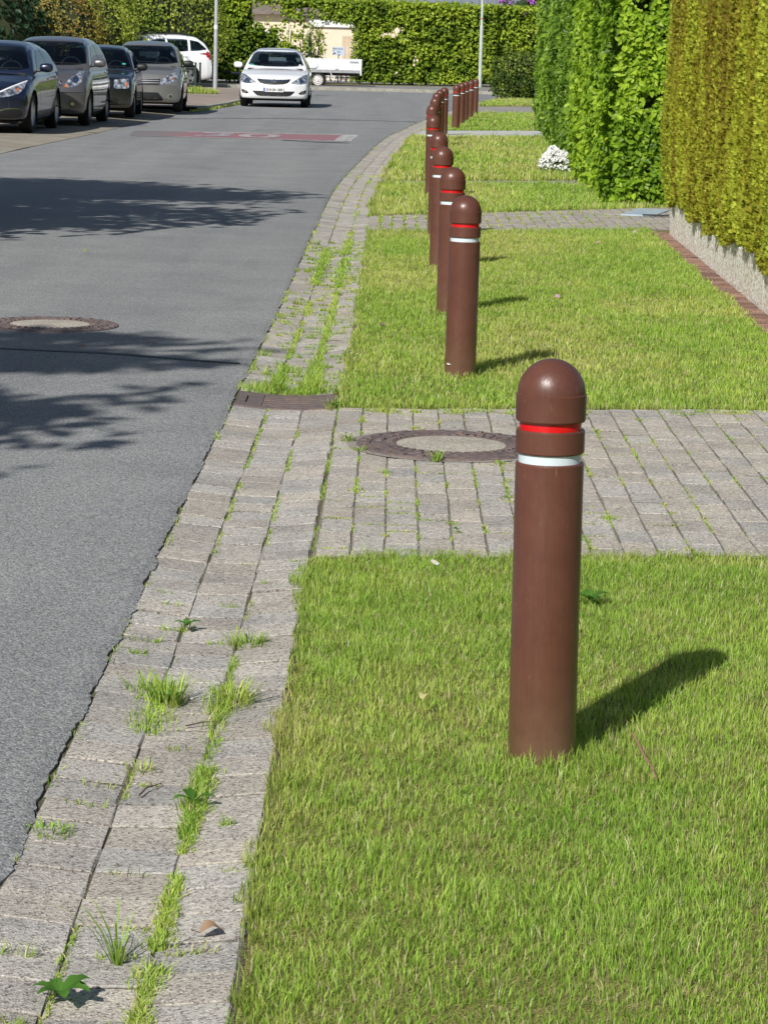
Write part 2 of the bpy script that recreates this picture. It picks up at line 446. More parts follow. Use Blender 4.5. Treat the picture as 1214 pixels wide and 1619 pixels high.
def build_road():
    V = []; Q = []
    ys = np.concatenate([np.arange(-4, 3.5, .3), np.arange(3.5, 26, .02), np.arange(26, 88, .25)])
    n = len(ys)
    jag = .004 + (vnoise(ys, ys * 0, 5, 3) - .5) * .022 + (vnoise(ys, ys * 0, 33, 4) - .5) * .009 + (RNG.random(n) - .5) * .006
    jag = np.where(ys < 26, jag, jag * .4)
    LY = np.interp(ys, LP[:40 * 100, 1][:len(LP)], LP[:, 0]) if False else np.interp(ys, np.array([p[1] for p in L_PTS[:11]]), np.array([p[0] for p in L_PTS[:11]]))
    xr = ex(ys) + jag
    cols = [LY, LY * .5 + xr * .5, xr - .35, xr - .03, xr, xr - .004]
    zs = [0, .0, 0, -.002, -.008, -.07]
    for c, z in zip(cols, zs):
        V.append(np.c_[c, ys, np.full(n, z)])
    V = np.concatenate(V)
    for k in range(5):
        i = np.arange(n - 1)
        Q.append(np.c_[k * n + i, (k + 1) * n + i, (k + 1) * n + i + 1, k * n + i + 1])
    # the cross road at the end, a hair lower
    base = len(V)
    V = np.concatenate([V, [(-60, 83, -.005), (60, 83, -.005), (60, 96.2, -.005), (-60, 95.6, -.005)]])
    Q.append([[base, base + 1, base + 2, base + 3]])
    return tag(mesh_np('road', V, np.concatenate(Q), None, None, M_ASPHALT), kind='structure')
build_road()

# dark tar seams across the asphalt
def seam(pts, width, seed):
    r = np.random.default_rng(seed)
    P = catmull(pts, .04); n = len(P)
    wv = width * (.6 + .8 * vnoise(np.arange(n), np.zeros(n), .12, seed))
    off = (vnoise(np.arange(n), np.zeros(n), .07, seed + 1) - .5) * width * 1.6
    V = np.concatenate([np.c_[P[:, 0], P[:, 1] + off - wv / 2, np.full(n, .004)], np.c_[P[:, 0], P[:, 1] + off + wv / 2, np.full(n, .004)]])
    i = np.arange(n - 1)
    return tag(mesh_np('asphalt_seam', V, np.c_[i, i + 1, n + i + 1, n + i], None, None, M_TAR), kind='structure')
seam([(-5.5, 14.6), (-3.5, 14.0), (-2.04, 13.58), (-1.3, 13.42), (-.76, 13.22)], .05, 5)
seam([(-4.9, 55.2), (-3.1, 57.3), (-1.0, 57.9), (.5, 57.6)], .16, 8)
seam([(-1.9, 44.6), (-1.3, 44.2), (-.75, 44.1)], .22, 9)

# ------------------------------------------------------------------ pavers
class Stones:
    def __init__(s): s.V = []; s.Q = []; s.C = []; s.n = 0
    def add(s, cx, cy, z, lx, ly, rot, col, rnd, tiltx=0., tilty=0., bev=.008, h=.06):
        hx, hy = lx / 2, ly / 2
        o = [(-hx, -hy), (hx, -hy), (hx, hy), (-hx, hy)]
        c, sn = math.cos(rot), math.sin(rot)
        for ring, (ins, dz) in enumerate(((bev, 0), (0, -bev * .8), (0, -h))):
            for (x, y) in o:
                jx, jy = rnd.uniform(-.0035, .0035), rnd.uniform(-.0035, .0035)
                x2 = x - math.copysign(ins, x) + jx; y2 = y - math.copysign(ins, y) + jy
                zz = z + dz + tiltx * x2 + tilty * y2
                s.V.append((cx + c * x2 - sn * y2, cy + sn * x2 + c * y2, zz))
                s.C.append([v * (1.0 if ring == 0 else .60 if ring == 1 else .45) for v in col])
        b = s.n
        s.Q.append((b, b + 1, b + 2, b + 3))
        for k in range(4):
            j = (k + 1) % 4
            s.Q.append((b + 4 + k, b + 4 + j, b + j, b + k)); s.Q.append((b + 8 + k, b + 8 + j, b + 4 + j, b + 4 + k))
        s.n += 12
    def build(s, name, mat):
        return tag(mesh_np(name, s.V, s.Q, None, s.C, mat), kind='structure')

GRATE = (11.74, 12.21)                                # y range the gully grate takes
def paver_col(rnd, base=(.48, .45, .405), var=.13):
    k = 1 + rnd.uniform(-var, var); h = rnd.uniform(-.03, .03)
    return (base[0] * k * (1 + h), base[1] * k, base[2] * k * (1 - h * 1.3))

def build_gutter():
    rnd = random.Random(3); st = Stones()
    rw = GW / 3
    for row in range(3):
        s = s_at_y(2.6) + rnd.uniform(0, .1)
        send = s_at_y(85)
        while s < send:
            ln = .158 + rnd.uniform(-.006, .006)
            t = (row + .5) / 3
            x, y, a = rpos(s + ln / 2, .004 + t * GW)
            x, y = float(x), float(y); l2 = ln
            if y + ln / 2 > GRATE[0] - .004 and y < (GRATE[0] + GRATE[1]) / 2: l2 = GRATE[0] - .004 - (y - ln / 2); y = GRATE[0] - .004 - l2 / 2
            elif y - ln / 2 < GRATE[1] + .004 and y > (GRATE[0] + GRATE[1]) / 2: l2 = (y + ln / 2) - GRATE[1] - .004; y = GRATE[1] + .004 + l2 / 2
            if l2 > .03:
                slope = (gz(t + .16) - gz(t - .16)) / (.32 * GW)
                g = rnd.uniform(.003, .007)
                st.add(x + rnd.uniform(-.003, .003), y, float(gz(t)) + rnd.uniform(-.0025, .002), rw - g * .5, l2 - g * .75, float(a) + rnd.uniform(-.014, .014),
                       paver_col(rnd, (.475, .455, .42), .13), rnd, tiltx=float(slope) + rnd.uniform(-.008, .008), tilty=rnd.uniform(-.008, .008), bev=.004)
            s += ln
    st.build('gutter', M_PAVER)
    # bedding soil showing in the joints
    ss = np.arange(s_at_y(2.5), s_at_y(86), .12); V = []; K = 4
    for t, zz in ((-.03, -.0100), (1 / 3, -.026), (2 / 3, -.026), (1.02, -.0100)):
        x, y, a = rpos(ss, .004 + t * GW)
        V.append(np.c_[x, y, np.full(len(ss), zz - .0045)])
    n = len(ss); i = np.arange(n - 1)
    Q = np.concatenate([np.c_[k * n + i, (k + 1) * n + i, (k + 1) * n + i + 1, k * n + i + 1] for k in range(K - 1)])
    tag(mesh_np('gutter_bedding', np.concatenate(V), Q, None, None, M_JOINT), kind='structure')
build_gutter()

def gut_x(y, off=GW): return ex(y) + .012 + off

def build_drive(name, y0f, y1f, x1, seed, holes=(), base=(.49, .465, .42), skew=0.0):
    """running-bond drive: stones .1125 wide, .225 deep; y0f/y1f give its edges along x"""
    rnd = random.Random(seed); st = Stones()
    P = .1125; nx = int((x1 + .3) / P) + 2
    for i in range(nx):
        for k in range(-2, 30):
            off = (i % 2) * P
            cy0 = y0f(0) + k * 2 * P + off
            cx = -.23 + P * (i + .5) + .012
            a = skew
            y_lo = y0f(cx); y_hi = y1f(cx)
            for (ya, yb) in ((cy0, cy0 + 2 * P),):
                ya += skew * cx; yb += skew * cx
                ya2, yb2 = max(ya, y_lo), min(yb, y_hi)
                if yb2 - ya2 < .04: continue
                cy = (ya2 + yb2) / 2
                if cx - P / 2 < gut_x(cy) - .03: continue
                if any((cx - hx) ** 2 + (cy - hy) ** 2 < (hr * .6) ** 2 for hx, hy, hr in holes): continue
                st.add(cx, cy, .001 + rnd.uniform(-.002, .001) + .012 * max(0, cx) * .3, P - rnd.uniform(.003, .0055), yb2 - ya2 - rnd.uniform(.006, .010), a, paver_col(rnd, base, .10), rnd,
                       tiltx=rnd.uniform(-.010, .010), tilty=rnd.uniform(-.006, .006), bev=.004)
    st.build(name, M_PAVER)
    pts = [(gut_x(y0f(0)) + .002, y0f(-.2)), (x1 + .2, y0f(x1)), (x1 + .2, y1f(x1)), (gut_x(y1f(0)) + .002, y1f(-.2))]
    sheet(name + '_bedding', pts, -.0042, M_JOINTSAND)

MH1 = (.27, 10.59); MH2 = (-1.94, 14.80)
build_drive('driveway', lambda x: 8.20 + .14 * x, lambda x: 11.69 + .13 * x, 3.4, 5, holes=[(MH1[0], MH1[1], .42)])
build_drive('side_driveway', lambda x: 23.15 + .46 * x, lambda x: 25.42 + .8 * x, 6.0, 6, base=(.44, .415, .37))
# cut stones round the manhole: a ring of mortar and small stones
def mortar_ring(c, r0, r1, z, name):
    mb = MB(); mb.lathe([(r0, z), (r1, z)], 64, Matrix.Translation((c[0], c[1], 0)), c=(.33, .31, .28))
    return tag(mb.build(name, M_PAVER), kind='structure')
mortar_ring(MH1, .30, .43, .0035, 'mortar_ring')

def strip_pave(name, pts, z, mat): return sheet(name, pts, z, mat)
M_PATHGREY = brickpave_mat('grey_path_slabs', (.34, .325, .29), (.40, .385, .35), (.17, .17, .10), 4.0)
M_WALKWAY = brickpave_mat('grey_pavement_slabs', (.33, .31, .30), (.39, .37, .35), (.22, .20, .18), 5.0, .5)
M_CONC = simple('pale_concrete', (.50, .50, .50), .85, noise=.10, nscale=4, bump=.2)
M_PINKPAVE = brickpave_mat('pinkish_brick_paving', (.33, .265, .235), (.39, .33, .30), (.22, .19, .15), 5.0, .1)
M_BAY = brickpave_mat('grey_bay_paving', (.30, .27, .235), (.36, .33, .29), (.24, .22, .13), 5.0, .0)
strip_pave('narrow_path', [(-.10, 31.15), (9, 35.3), (9, 37.0), (-.08, 31.95)], .0, M_PATHGREY)
def edge_strip(name, ya, yb, x1, z, mat, skew):
    pts = []
    for y in np.linspace(ya, yb, 12): pts.append((float(gut_x(y)) - .01, float(y)))
    pts += [(x1, yb + skew * x1), (x1, ya + skew * x1)]
    return sheet(name, pts, z, mat)
edge_strip('concrete_path', 47.4, 51.2, 9.0, .02, M_CONC, .75)
edge_strip('pavement', 64.2, 73.6, 9.0, .02, M_WALKWAY, 1.0)

# lawns: soil sheets a little below the paving
def lawn_sheet(name, f0, f1, x1, z=-.006):
    n = 24; pts = []
    ys = np.linspace(f0(-.2), f1(-.2), n)
    for y in ys: pts.append((float(gut_x(y)) + .004, float(y)))
    pts += [(x1, f1(x1)), (x1, f0(x1))]
    return sheet(name, pts, z, M_SOIL)
lawn_sheet('front_verge', lambda x: 1.5, lambda x: 8.20 + .14 * x, 6)
lawn_sheet('middle_verge', lambda x: 11.69 + .13 * x, lambda x: 23.15 + .46 * x, 6)
lawn_sheet('third_verge', lambda x: 25.42 + .8 * x, lambda x: 31.15 + .45 * x, 9)
lawn_sheet('fourth_verge', lambda x: 31.95 + .57 * x, lambda x: 47.4 + .75 * x, 9)
lawn_sheet('fifth_verge', lambda x: 51.2 + .75 * x, lambda x: 64.2 + x, 9)
lawn_sheet('corner_verge', lambda x: 73.6 + x, lambda x: 83.6 + 1.0 * min(x, 5.5), 12)

# parking bay and pavement on the left
def left_poly(name, ya, yb, xl, z, mat):
    m = (LP[:, 1] >= ya) & (LP[:, 1] <= yb) & (LP[:, 0] > -30)
    pts = [(p[0], p[1]) for p in LP[m][:400]]
    o = sheet(name, pts + [(xl, pts[-1][1]), (xl, pts[0][1])], z, mat)
    return o
def kerb(ya, yb, z0, z1, wdt, name, mat):
    m = np.where((LP[:, 1] >= ya) & (LP[:, 1] <= yb))[0]; P = LP[m]; n = len(P)
    V = np.concatenate([np.c_[P[:, 0] + .012, P[:, 1], np.full(n, -.03)], np.c_[P[:, 0] + .004, P[:, 1], np.full(n, z1 - .01)], np.c_[P[:, 0] - .01, P[:, 1], np.full(n, z1)], np.c_[P[:, 0] - wdt, P[:, 1], np.full(n, z1)], np.c_[P[:, 0] - wdt, P[:, 1], np.full(n, -.03)]])
    i = np.arange(n - 1)
    Q = np.concatenate([np.c_[k * n + i, k * n + i + 1, (k + 1) * n + i + 1, (k + 1) * n + i] for k in range(4)])
    return tag(mesh_np(name, V, Q, None, None, mat), kind='structure')
M_KERB = simple('kerb_concrete', (.33, .32, .27), .9, noise=.25, nscale=6, bump=.3)
def bay():
    P = LP[(LP[:, 1] >= 28) & (LP[:, 1] <= 61.5)]; n = len(P); V = []
    for dx, z in ((.0, -.02), (.003, .006), (-.12, .012), (-.75, .05), (-6, .05)): V.append(np.c_[P[:, 0] + dx, P[:, 1], np.full(n, z)])
    i = np.arange(n - 1); Q = np.concatenate([np.c_[k * n + i, k * n + i + 1, (k + 1) * n + i + 1, (k + 1) * n + i] for k in range(4)])
    tag(mesh_np('parking_bay', np.concatenate(V), Q, None, None, M_BAY), kind='structure')
bay()
left_poly('left_pavement', 61.42, 91, -30, .10, M_PINKPAVE)
kerb(61.45, 91.2, 0, .106, .14, 'left_kerb', M_KERB)
sheet('left_footpath', [(-9.5, -4), (-5.6, -4), (-5.6, 27.9), (-9.5, 27.9)], .03, M_BAY)
# far pavement in front of the long hedge
sheet('far_pavement', [(-60, 96.2), (60, 97.2), (60, 150), (-60, 150)], .10, simple('far_grey_paving', (.25, .24, .225), .9, noise=.2, nscale=1.5))
mb = MB(); mb.box(-60, 60, 96.0, 96.17, -.02, .112, M=Matrix.Rotation(.008, 4, 'Z')); tag(mb.build('far_kerb', M_KERB), kind='structure')

# ------------------------------------------------------------------ road marking
M_REDPAINT = worn_paint_mat('worn_red_road_paint', (.30, .14, .155), .57)
M_WHITEPAINT = worn_paint_mat('worn_white_road_paint', (.50, .49, .46), .52)
def quad_sheet(name, pts, z, mat, parent=None):
    o = mesh_np(name, [(p[0], p[1], z) for p in pts], [[0, 1, 2, 3]], None, None, mat, parent); return o
zone = thing('road_marking', 'faded red painted speed field with white border and number 30 on the asphalt', 'road marking', (0, 0, 0))
quad_sheet('red_field', [(-4.55, 45.05), (-1.03, 45.05), (-.95, 48.0), (-4.7, 47.4)], .004, M_REDPAINT, zone)
wb = MB()
for p in ([(-1.03, 45.0), (-.74, 44.95), (-.64, 48.25), (-.95, 48.05)], [(-4.5, 44.86), (-1.03, 44.86), (-1.03, 45.05), (-4.5, 45.05)], [(-4.7, 47.4), (-.95, 48.0), (-.95, 48.2), (-4.7, 47.6)]):
    wb.add([(x, y, .0045) for x, y in p], [(0, 1, 2, 3)])
wb.build('white_border', M_WHITEPAINT, zone)

def text_mesh(name, s, size, mat, parent, loc, rot=(0, 0, 0), scale=(1, 1, 1), extrude=0.0, bold=0.0):
    cu = bpy.data.curves.new(name, 'FONT'); cu.body = s; cu.size = size; cu.align_x = 'CENTER'; cu.extrude = extrude; cu.offset = bold
    t = bpy.data.objects.new(name, cu); COL.objects.link(t)
    dg = bpy.context.evaluated_depsgraph_get(); dg.update()
    me = bpy.data.meshes.new_from_object(t.evaluated_get(dg)); bpy.data.objects.remove(t)
    me.materials.clear(); me.materials.append(mat)
    o = bpy.data.objects.new(name, me); link(o, parent)
    o.location = loc; o.rotation_euler = rot; o.scale = scale
    return o
dig = worn_paint_mat('worn_white_digits', (.46, .41, .42), .51)
text_mesh('number', '30', 1.0, dig, zone, (-2.78, 45.55, .0085), (0, 0, -.02), (1.55, 2.55, 1), bold=.02)

# ------------------------------------------------------------------ bollards
def make_bollard():
    root = empty('bollard')
    R = .0785; NS = 56
    MB().lathe([(0.0, -.12), (R, -.12), (R * 1.0, .2), (R, .668), (R - .003, .672), (R - .0095, .6725)], NS).build('shaft', M_BOLLARD, root, angle=30)
    MB().lathe([(R - .012, .662), (R - .0065, .667), (R - .0065, .694), (R - .012, .70)], NS).build('white_band', M_WHITEBAND, root, angle=40)
    MB().lathe([(R - .011, .6925), (R - .002, .693), (R + .0005, .696), (R + .0005, .742), (R - .002, .745), (R - .011, .7455)], NS).build('collar', M_BOLLARD, root, angle=30)
    MB().lathe([(R - .012, .735), (R - .0075, .738), (R - .0075, .766), (R - .012, .77)], NS).build('red_band', M_RED, root, angle=40)
    prof = [(R - .011, .7625), (R - .001, .763), (R + .0018, .767), (R + .002, .8225), (R + .0003, .8235), (R - .0008, .8245)]
    for k in range(1, 15):
        a = k / 14 * math.pi / 2
        prof.append((max(1e-4, (R - .0008) * math.cos(a)), .8245 + (R - .002) * math.sin(a)))
    MB().lathe(prof, NS).build('cap', M_BOLLARD, root, angle=24)
    return root

def copy_tree(o, parent=None):
    c = o.copy(); COL.objects.link(c); c.parent = parent
    for ch in o.children: copy_tree(ch, c)
    return c

BOLL = [(.382, 5.86), (.365, 13.0), (.37, 16.08), (.368, 19.45), (.395, 22.8), (.435, 28.5), (.495, 33.9), (.61, 39.0), (.70, 43.2), (.80, 46.2), (.92, 49.0),
        (1.25, 53.3), (1.43, 56.0), (1.58, 58.5), (1.75, 60.8), (1.99, 65.0)]
BL = ['brown bollard standing closest, on the front verge before the driveway, throwing a long shadow',
      'second brown bollard, first one beyond the driveway, whole shaft visible on the grass',
      'third brown bollard, shaft partly hidden behind the first one beyond the driveway',
      'fourth brown bollard in line, second to last on the middle verge',
      'fifth brown bollard in line, last one before the narrow side driveway',
      'sixth brown bollard in line, leftmost shaft of the overlapping row beyond the side driveway',
      'seventh brown bollard in line, its dome just over the sixth, behind the narrow path',
      'eighth brown bollard, lowest dome of the tight cluster where the row curves',
      'ninth brown bollard, middle dome of the tight cluster where the row curves',
      'tenth brown bollard, next to last of the cluster before the pale concrete path',
      'eleventh brown bollard, rightmost of the cluster, at the pale concrete path',
      'brown bollard first beyond the pale concrete path, leftmost of the far five',
      'second of the far five brown bollards beyond the pale concrete path',
      'middle one of the far five brown bollards beyond the pale concrete path',
      'fourth of the far five brown bollards beyond the pale concrete path',
      'farthest brown bollard, rightmost of the far five in front of the pale lamp post']
b0 = make_bollard()
rb = random.Random(2)
for i, (x, y) in enumerate(BOLL):
    o = b0 if i == 0 else copy_tree(b0)
    o.location = (x, y, 0.0)
    o.rotation_euler = (rb.uniform(-.006, .006), rb.uniform(-.006, .006), rb.uniform(0, 6))
    tag(o, BL[i], 'bollard', 'brown bollards lining the verge')
b0.rotation_euler = (-.004, -.009, 0); b0.scale = (1, 1, 1.034)

# ------------------------------------------------------------------ manhole covers, gully
M_HOLE = simple('vent_hole_black', (.004, .004, .004), .9)
def manhole(loc, label, rz, z):
    t = thing('manhole_cover', label, 'manhole cover', (loc[0], loc[1], z), rz, 'round manhole covers with concrete centres')
    fr = MB(); fr.lathe([(.392, -.03), (.392, .002), (.386, .005), (.338, .005), (.334, .001), (.334, -.02)], 72)
    for k in range(56):
        a = 2 * math.pi * k / 56
        if k % 2: fr.box(.350, .378, -.013, .013, .0045, .009, M=Matrix.Rotation(a, 4, 'Z'))
    fr.build('frame', M_IRON, t)
    rim = MB(); rim.lathe([(.330, -.02), (.330, .003), (.325, .006), (.232, .006), (.226, .002), (.226, -.02)], 72)
    for k in range(40):
        a = 2 * math.pi * (k + .3) / 40
        rim.box(.242, .270, -.011, .011, .0055, .0105, M=Matrix.Rotation(a, 4, 'Z'))
        if k % 3: rim.box(.288, .315, -.014, .014, .0055, .0105, M=Matrix.Rotation(a + .08, 4, 'Z'))
    rim.build('cover_rim', M_IRON, t)
    inf = MB(); inf.lathe([(.2265, -.01), (.2265, .004), (.15, .0065), (.0005, .008)], 64, c=(.47, .44, .38)); inf.build('concrete_infill', M_INFILL, t)
    for k in range(8):
        hol = MB()
        a = 2 * math.pi * k / 8 + .3
        hol.lathe([(.012, .0066), (.0001, .0068)], 12, Matrix.Translation((.280 * math.cos(a), .280 * math.sin(a), 0)))
        hol.build('vent_hole', M_HOLE, t)
    return t
manhole(MH1, 'rusty manhole cover with concrete centre set in the paved driveway',   .2, .006)
m2 = manhole(MH2, 'rusty manhole cover with pale concrete centre in the asphalt road', .9, .003)

def gully():
    y0, y1 = GRATE; xa = float(ex(12)) + .012; wdt = GW
    t = thing('gully_grate', 'curved rusty iron gully grate across the gutter by the asphalt edge', 'drain grate', (xa, y0, 0))
    D = y1 - y0
    gr = M_IRON; K = 14
    def arc(u): return float(gz(u)) + .004
    def bar(name, v0, v1, u0, u1, dz=0.0, h=.03):
        mb = MB(); V = []; Q = []
        for k in range(K + 1):
            u = u0 + (u1 - u0) * k / K; z = arc(u) + dz
            V += [(u * wdt, v0, z), (u * wdt, v1, z), (u * wdt, v1, z - h), (u * wdt, v0, z - h)]
        for k in range(K):
            for j in range(4): Q.append((4 * k + j, 4 * k + 4 + j, 4 * k + 4 + (j + 1) % 4, 4 * k + (j + 1) % 4))
        Q += [(0, 1, 2, 3), (4 * K + 3, 4 * K + 2, 4 * K + 1, 4 * K)]
        return mb.add(V, Q).build(name, gr, t)
    bar('frame', 0, .05, 0, 1); f2 = bar('frame', D - .04, D, 0, 1)
    # end plate with one slot
    pl = MB()
    for (u0, u1, v0, v1) in ((.012, .09, .052, D - .042), (.105, .25, .052, D - .042), (.09, .105, .052, .11), (.09, .105, D - .10, D - .042)):
        z0 = arc(u0); z1 = arc(u1)
        V = [(u0 * wdt, v0, z0), (u1 * wdt, v0, z1), (u1 * wdt, v1, z1), (u0 * wdt, v1, z0)]
        V += [(x, y, z - .02) for x, y, z in V]
        pl.add(V, [(0, 1, 2, 3), (0, 4, 5, 1), (1, 5, 6, 2), (2, 6, 7, 3), (3, 7, 4, 0)])
    pl.build('end_plate', gr, t)
    nb = 6; pitch = (D - .09) / nb
    for k in range(nb):
        v = .05 + pitch * k + pitch * .36
        bar('bar', v, v + pitch * .52, .255, .985, h=.005)
    M_SLOT = simple('slot_shade_black', (.012, .011, .010), .95); gr = M_SLOT  # near-black plate just below the bars, painted as the shade of deep slots
    def shade_plate():
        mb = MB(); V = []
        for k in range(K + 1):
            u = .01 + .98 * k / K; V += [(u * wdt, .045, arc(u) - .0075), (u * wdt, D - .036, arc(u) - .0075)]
        mb.add(V, [(2 * k, 2 * k + 2, 2 * k + 3, 2 * k + 1) for k in range(K)]); return mb.build('slot_shade_plate', M_SLOT, t)
    shade_plate()
gully()

# ------------------------------------------------------------------ grass
G_A = np.array((.297, .505, .066)); G_B = np.array((.515, .69, .125)); G_Y = np.array((.66, .68, .18)); G_S = np.array((.82, .72, .42)); G_D = np.array((.15, .28, .035))
def blades_mesh(name, x, y, z, h, w, col, parent=None, lean=.55, mat=None, seed=1, kind='stuff'):
    r = np.random.default_rng(seed); n = len(x)
    a = 2 * np.pi * (.7 * vnoise(x, y, 6, 201) + .5 * vnoise(x, y, 17, 202) + .8 * r.random(n)); bend = (r.random(n) ** 1.2) * lean * h * 1.7
    dx, dy = np.cos(a) * bend, np.sin(a) * bend
    wa = r.random(n) * np.pi; wx, wy = np.cos(wa) * w / 2, np.sin(wa) * w / 2
    hz = h * (.72 + .35 * r.random(n))
    p = np.c_[x, y, z]
    V = np.empty((n, 5, 3), np.float32)
    V[:, 0] = p - np.c_[wx, wy, 0 * wx]; V[:, 1] = p + np.c_[wx, wy, 0 * wx]
    m = p + np.c_[dx * .32, dy * .32, hz * .58]
    V[:, 2] = m + np.c_[wx, wy, 0 * wx] * .8; V[:, 3] = m - np.c_[wx, wy, 0 * wx] * .8
    V[:, 4] = p + np.c_[dx, dy, hz]
    b = np.arange(n)[:, None] * 5
    Q = b + np.array([[0, 1, 2, 3]]); T = b + np.array([[3, 2, 4]])
    C = np.repeat(col[:, None, :], 5, axis=1).copy()
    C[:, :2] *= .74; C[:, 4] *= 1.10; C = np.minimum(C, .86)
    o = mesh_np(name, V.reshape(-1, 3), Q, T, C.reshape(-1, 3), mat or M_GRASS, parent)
    return tag(o, kind=kind) if kind else o

def grass_cols(x, y, seed, dry=.0, sc=1.0):
    n = len(x); r = np.random.default_rng(seed)
    a = vnoise(x, y * .55, 2.3 * sc, seed) * .55 + vnoise(x, y * .7, 7 * sc, seed + 1) * .45
    b = vnoise(x, y * .6, 1.1 * sc, seed + 2) * .6 + vnoise(x, y, 9 * sc, seed + 3) * .4
    t = np.clip(a * 1.1 - .05 + (r.random(n) - .5) * .55, 0, 1)[:, None]
    c = G_A * (1 - t) + G_B * t
    yl = np.clip((b - .41 + dry) * 2.5 + (r.random(n) - .5) * .5, 0, 1)[:, None]
    c = c * (1 - yl * .8) + G_Y * yl * .8
    st = r.random(n) < (.09 + np.clip(b - .5 + dry, 0, 1) * .42)
    c[st] = G_S * (.7 + .5 * r.random(st.sum())[:, None])
    dk = r.random(n) < .13; c[dk] = G_D * (.7 + .6 * r.random(dk.sum())[:, None])
    return c * (.66 + .52 * r.random(n)[:, None])

def lawn(name, label, f0, f1, xmaxf, dens, h, w, seed, dry=0., edge=.03, minkeep=.45, hvar=.8, z=-.006, lean=.42):
    r = np.random.default_rng(seed)
    y0 = f0(-.3) - .0; y1 = max(f1(-.3), f1(xmaxf(f1(3)))) + .1
    xm = max(xmaxf(y0), xmaxf(y1)); xmin = -.45
    area = (xm - xmin) * (y1 - y0) if seed != 405 else (xm - xmin) * (y1 - y0)
    n = int(area * dens)
    x = xmin + (xm - xmin) * r.random(n); y = y0 - .3 + (y1 - y0 + .6) * r.random(n)
    lo, hi = f0(x), f1(x)
    en = (vnoise(x, y, 6, seed + 9) - .5) * 2
    en2 = (vnoise(x, y, 22, seed + 10) - .5) * 2
    k = (x > gut_x(y) - .008 + (en * .7 + en2 * .5) * edge) & (x < xmaxf(y)) & (y > lo + (en * .7 + en2 * .6) * edge) & (y < hi - (en * .6 + en2 * .6) * edge)
    for bx, by in BOLL: k &= (x - bx) ** 2 + (y - by) ** 2 > .082 ** 2
    pat = vnoise(x, y * .6, 3.5, seed + 4) * .5 + vnoise(x, y, 14, seed + 5) * .5
    k &= r.random(n) < minkeep + (1 - minkeep) * np.clip(pat * 1.6 - .2, 0, 1)
    x, y, pat = x[k], y[k], pat[k]
    hh = h * (1 - hvar / 2 + hvar * r.random(len(x))) * (.45 + .65 * vnoise(x, y, 4, seed + 6) + .5 * vnoise(x, y, 15, seed + 7))
    tall = r.random(len(x)) < .05; hh[tall] *= 1.6
    # longer fringe along the edges and round the posts
    de = np.minimum(np.minimum(x - gut_x(y), y - f0(x)), f1(x) - y)
    hh *= 1 + .5 * np.exp(-(de / .05) ** 2) * r.random(len(x))
    for bx, by in BOLL[:4]: hh *= 1 + .9 * np.exp(-(((x - bx) ** 2 + (y - by) ** 2) / .12 ** 2)) * r.random(len(x))
    c = grass_cols(x, y, seed, dry + (.34 * np.exp(-np.maximum(x - gut_x(y), 0) / .10) * np.clip((6.9 - y) / 1.0, 0, 1)))
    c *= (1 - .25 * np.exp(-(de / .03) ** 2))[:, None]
    # unclipped fringe hanging over the edges
    mf = int({101: 1500, 202: 2300}.get(seed, 0))
    if mf:
        ya, yb = f0(-.25) , f1(-.25); yf = ya + (yb - ya) * r.random(mf); kf = vnoise(yf, yf * 0, 7, seed + 31) * .7 + vnoise(yf, yf * 0, 21, seed + 32) * .5 > r.random(mf) * .9
        yf = yf[kf]; xf = gut_x(yf) - .012 + np.abs(r.normal(0, .022, len(yf)))
        x2 = -.2 + 3.0 * r.random(mf); kf = vnoise(x2, x2 * 0, 6, seed + 33) > r.random(mf) * .9; x2 = x2[kf]; x2 = x2[x2 < xmaxf(np.full(len(x2), yb))]; side = r.random(len(x2)) < (1.0 if seed == 101 else .5)
        y2 = np.where(side, f1(x2) - np.abs(r.normal(0, .02, len(x2))), f0(x2) + np.abs(r.normal(0, .02, len(x2))))
        xx, yy_ = np.r_[xf, x2], np.r_[yf, y2]
        x, y = np.r_[x, xx], np.r_[y, yy_]; hh = np.r_[hh, h * (.8 + 1.1 * r.random(len(xx)))]; c = np.concatenate([c, grass_cols(xx, yy_, seed + 40, dry + .06)])
    # a low thatch of dry clippings and moss between the blades
    m = int(len(x) * .38); i = r.integers(0, len(x), m); xt = x[i] + r.normal(0, .02, m); yt = y[i] + r.normal(0, .02, m)
    k = (xt > gut_x(yt) + .005); xt, yt = xt[k], yt[k]; m = len(xt)
    q = r.random(m)[:, None]; ct = np.where(q < .45, G_S * (.55 + .5 * r.random((m, 1))), np.where(q < .7, G_Y * .9, np.where(q < .85, np.array((.30, .22, .12)), G_B))) * (.7 + .5 * r.random((m, 1)))
    X, Y, HH = np.r_[x, xt], np.r_[y, yt], np.r_[hh, h * (.12 + .32 * r.random(m))]
    C = np.concatenate([c, ct]); W_ = w * (.7 + .6 * r.random(len(X))); LE = np.r_[np.full(len(x), lean), np.full(m, 2.6)]
    return tag(blades_mesh(name, X, Y, np.full(len(X), z), HH, W_, C, seed=seed, lean=LE), label, 'grass', None, 'stuff')

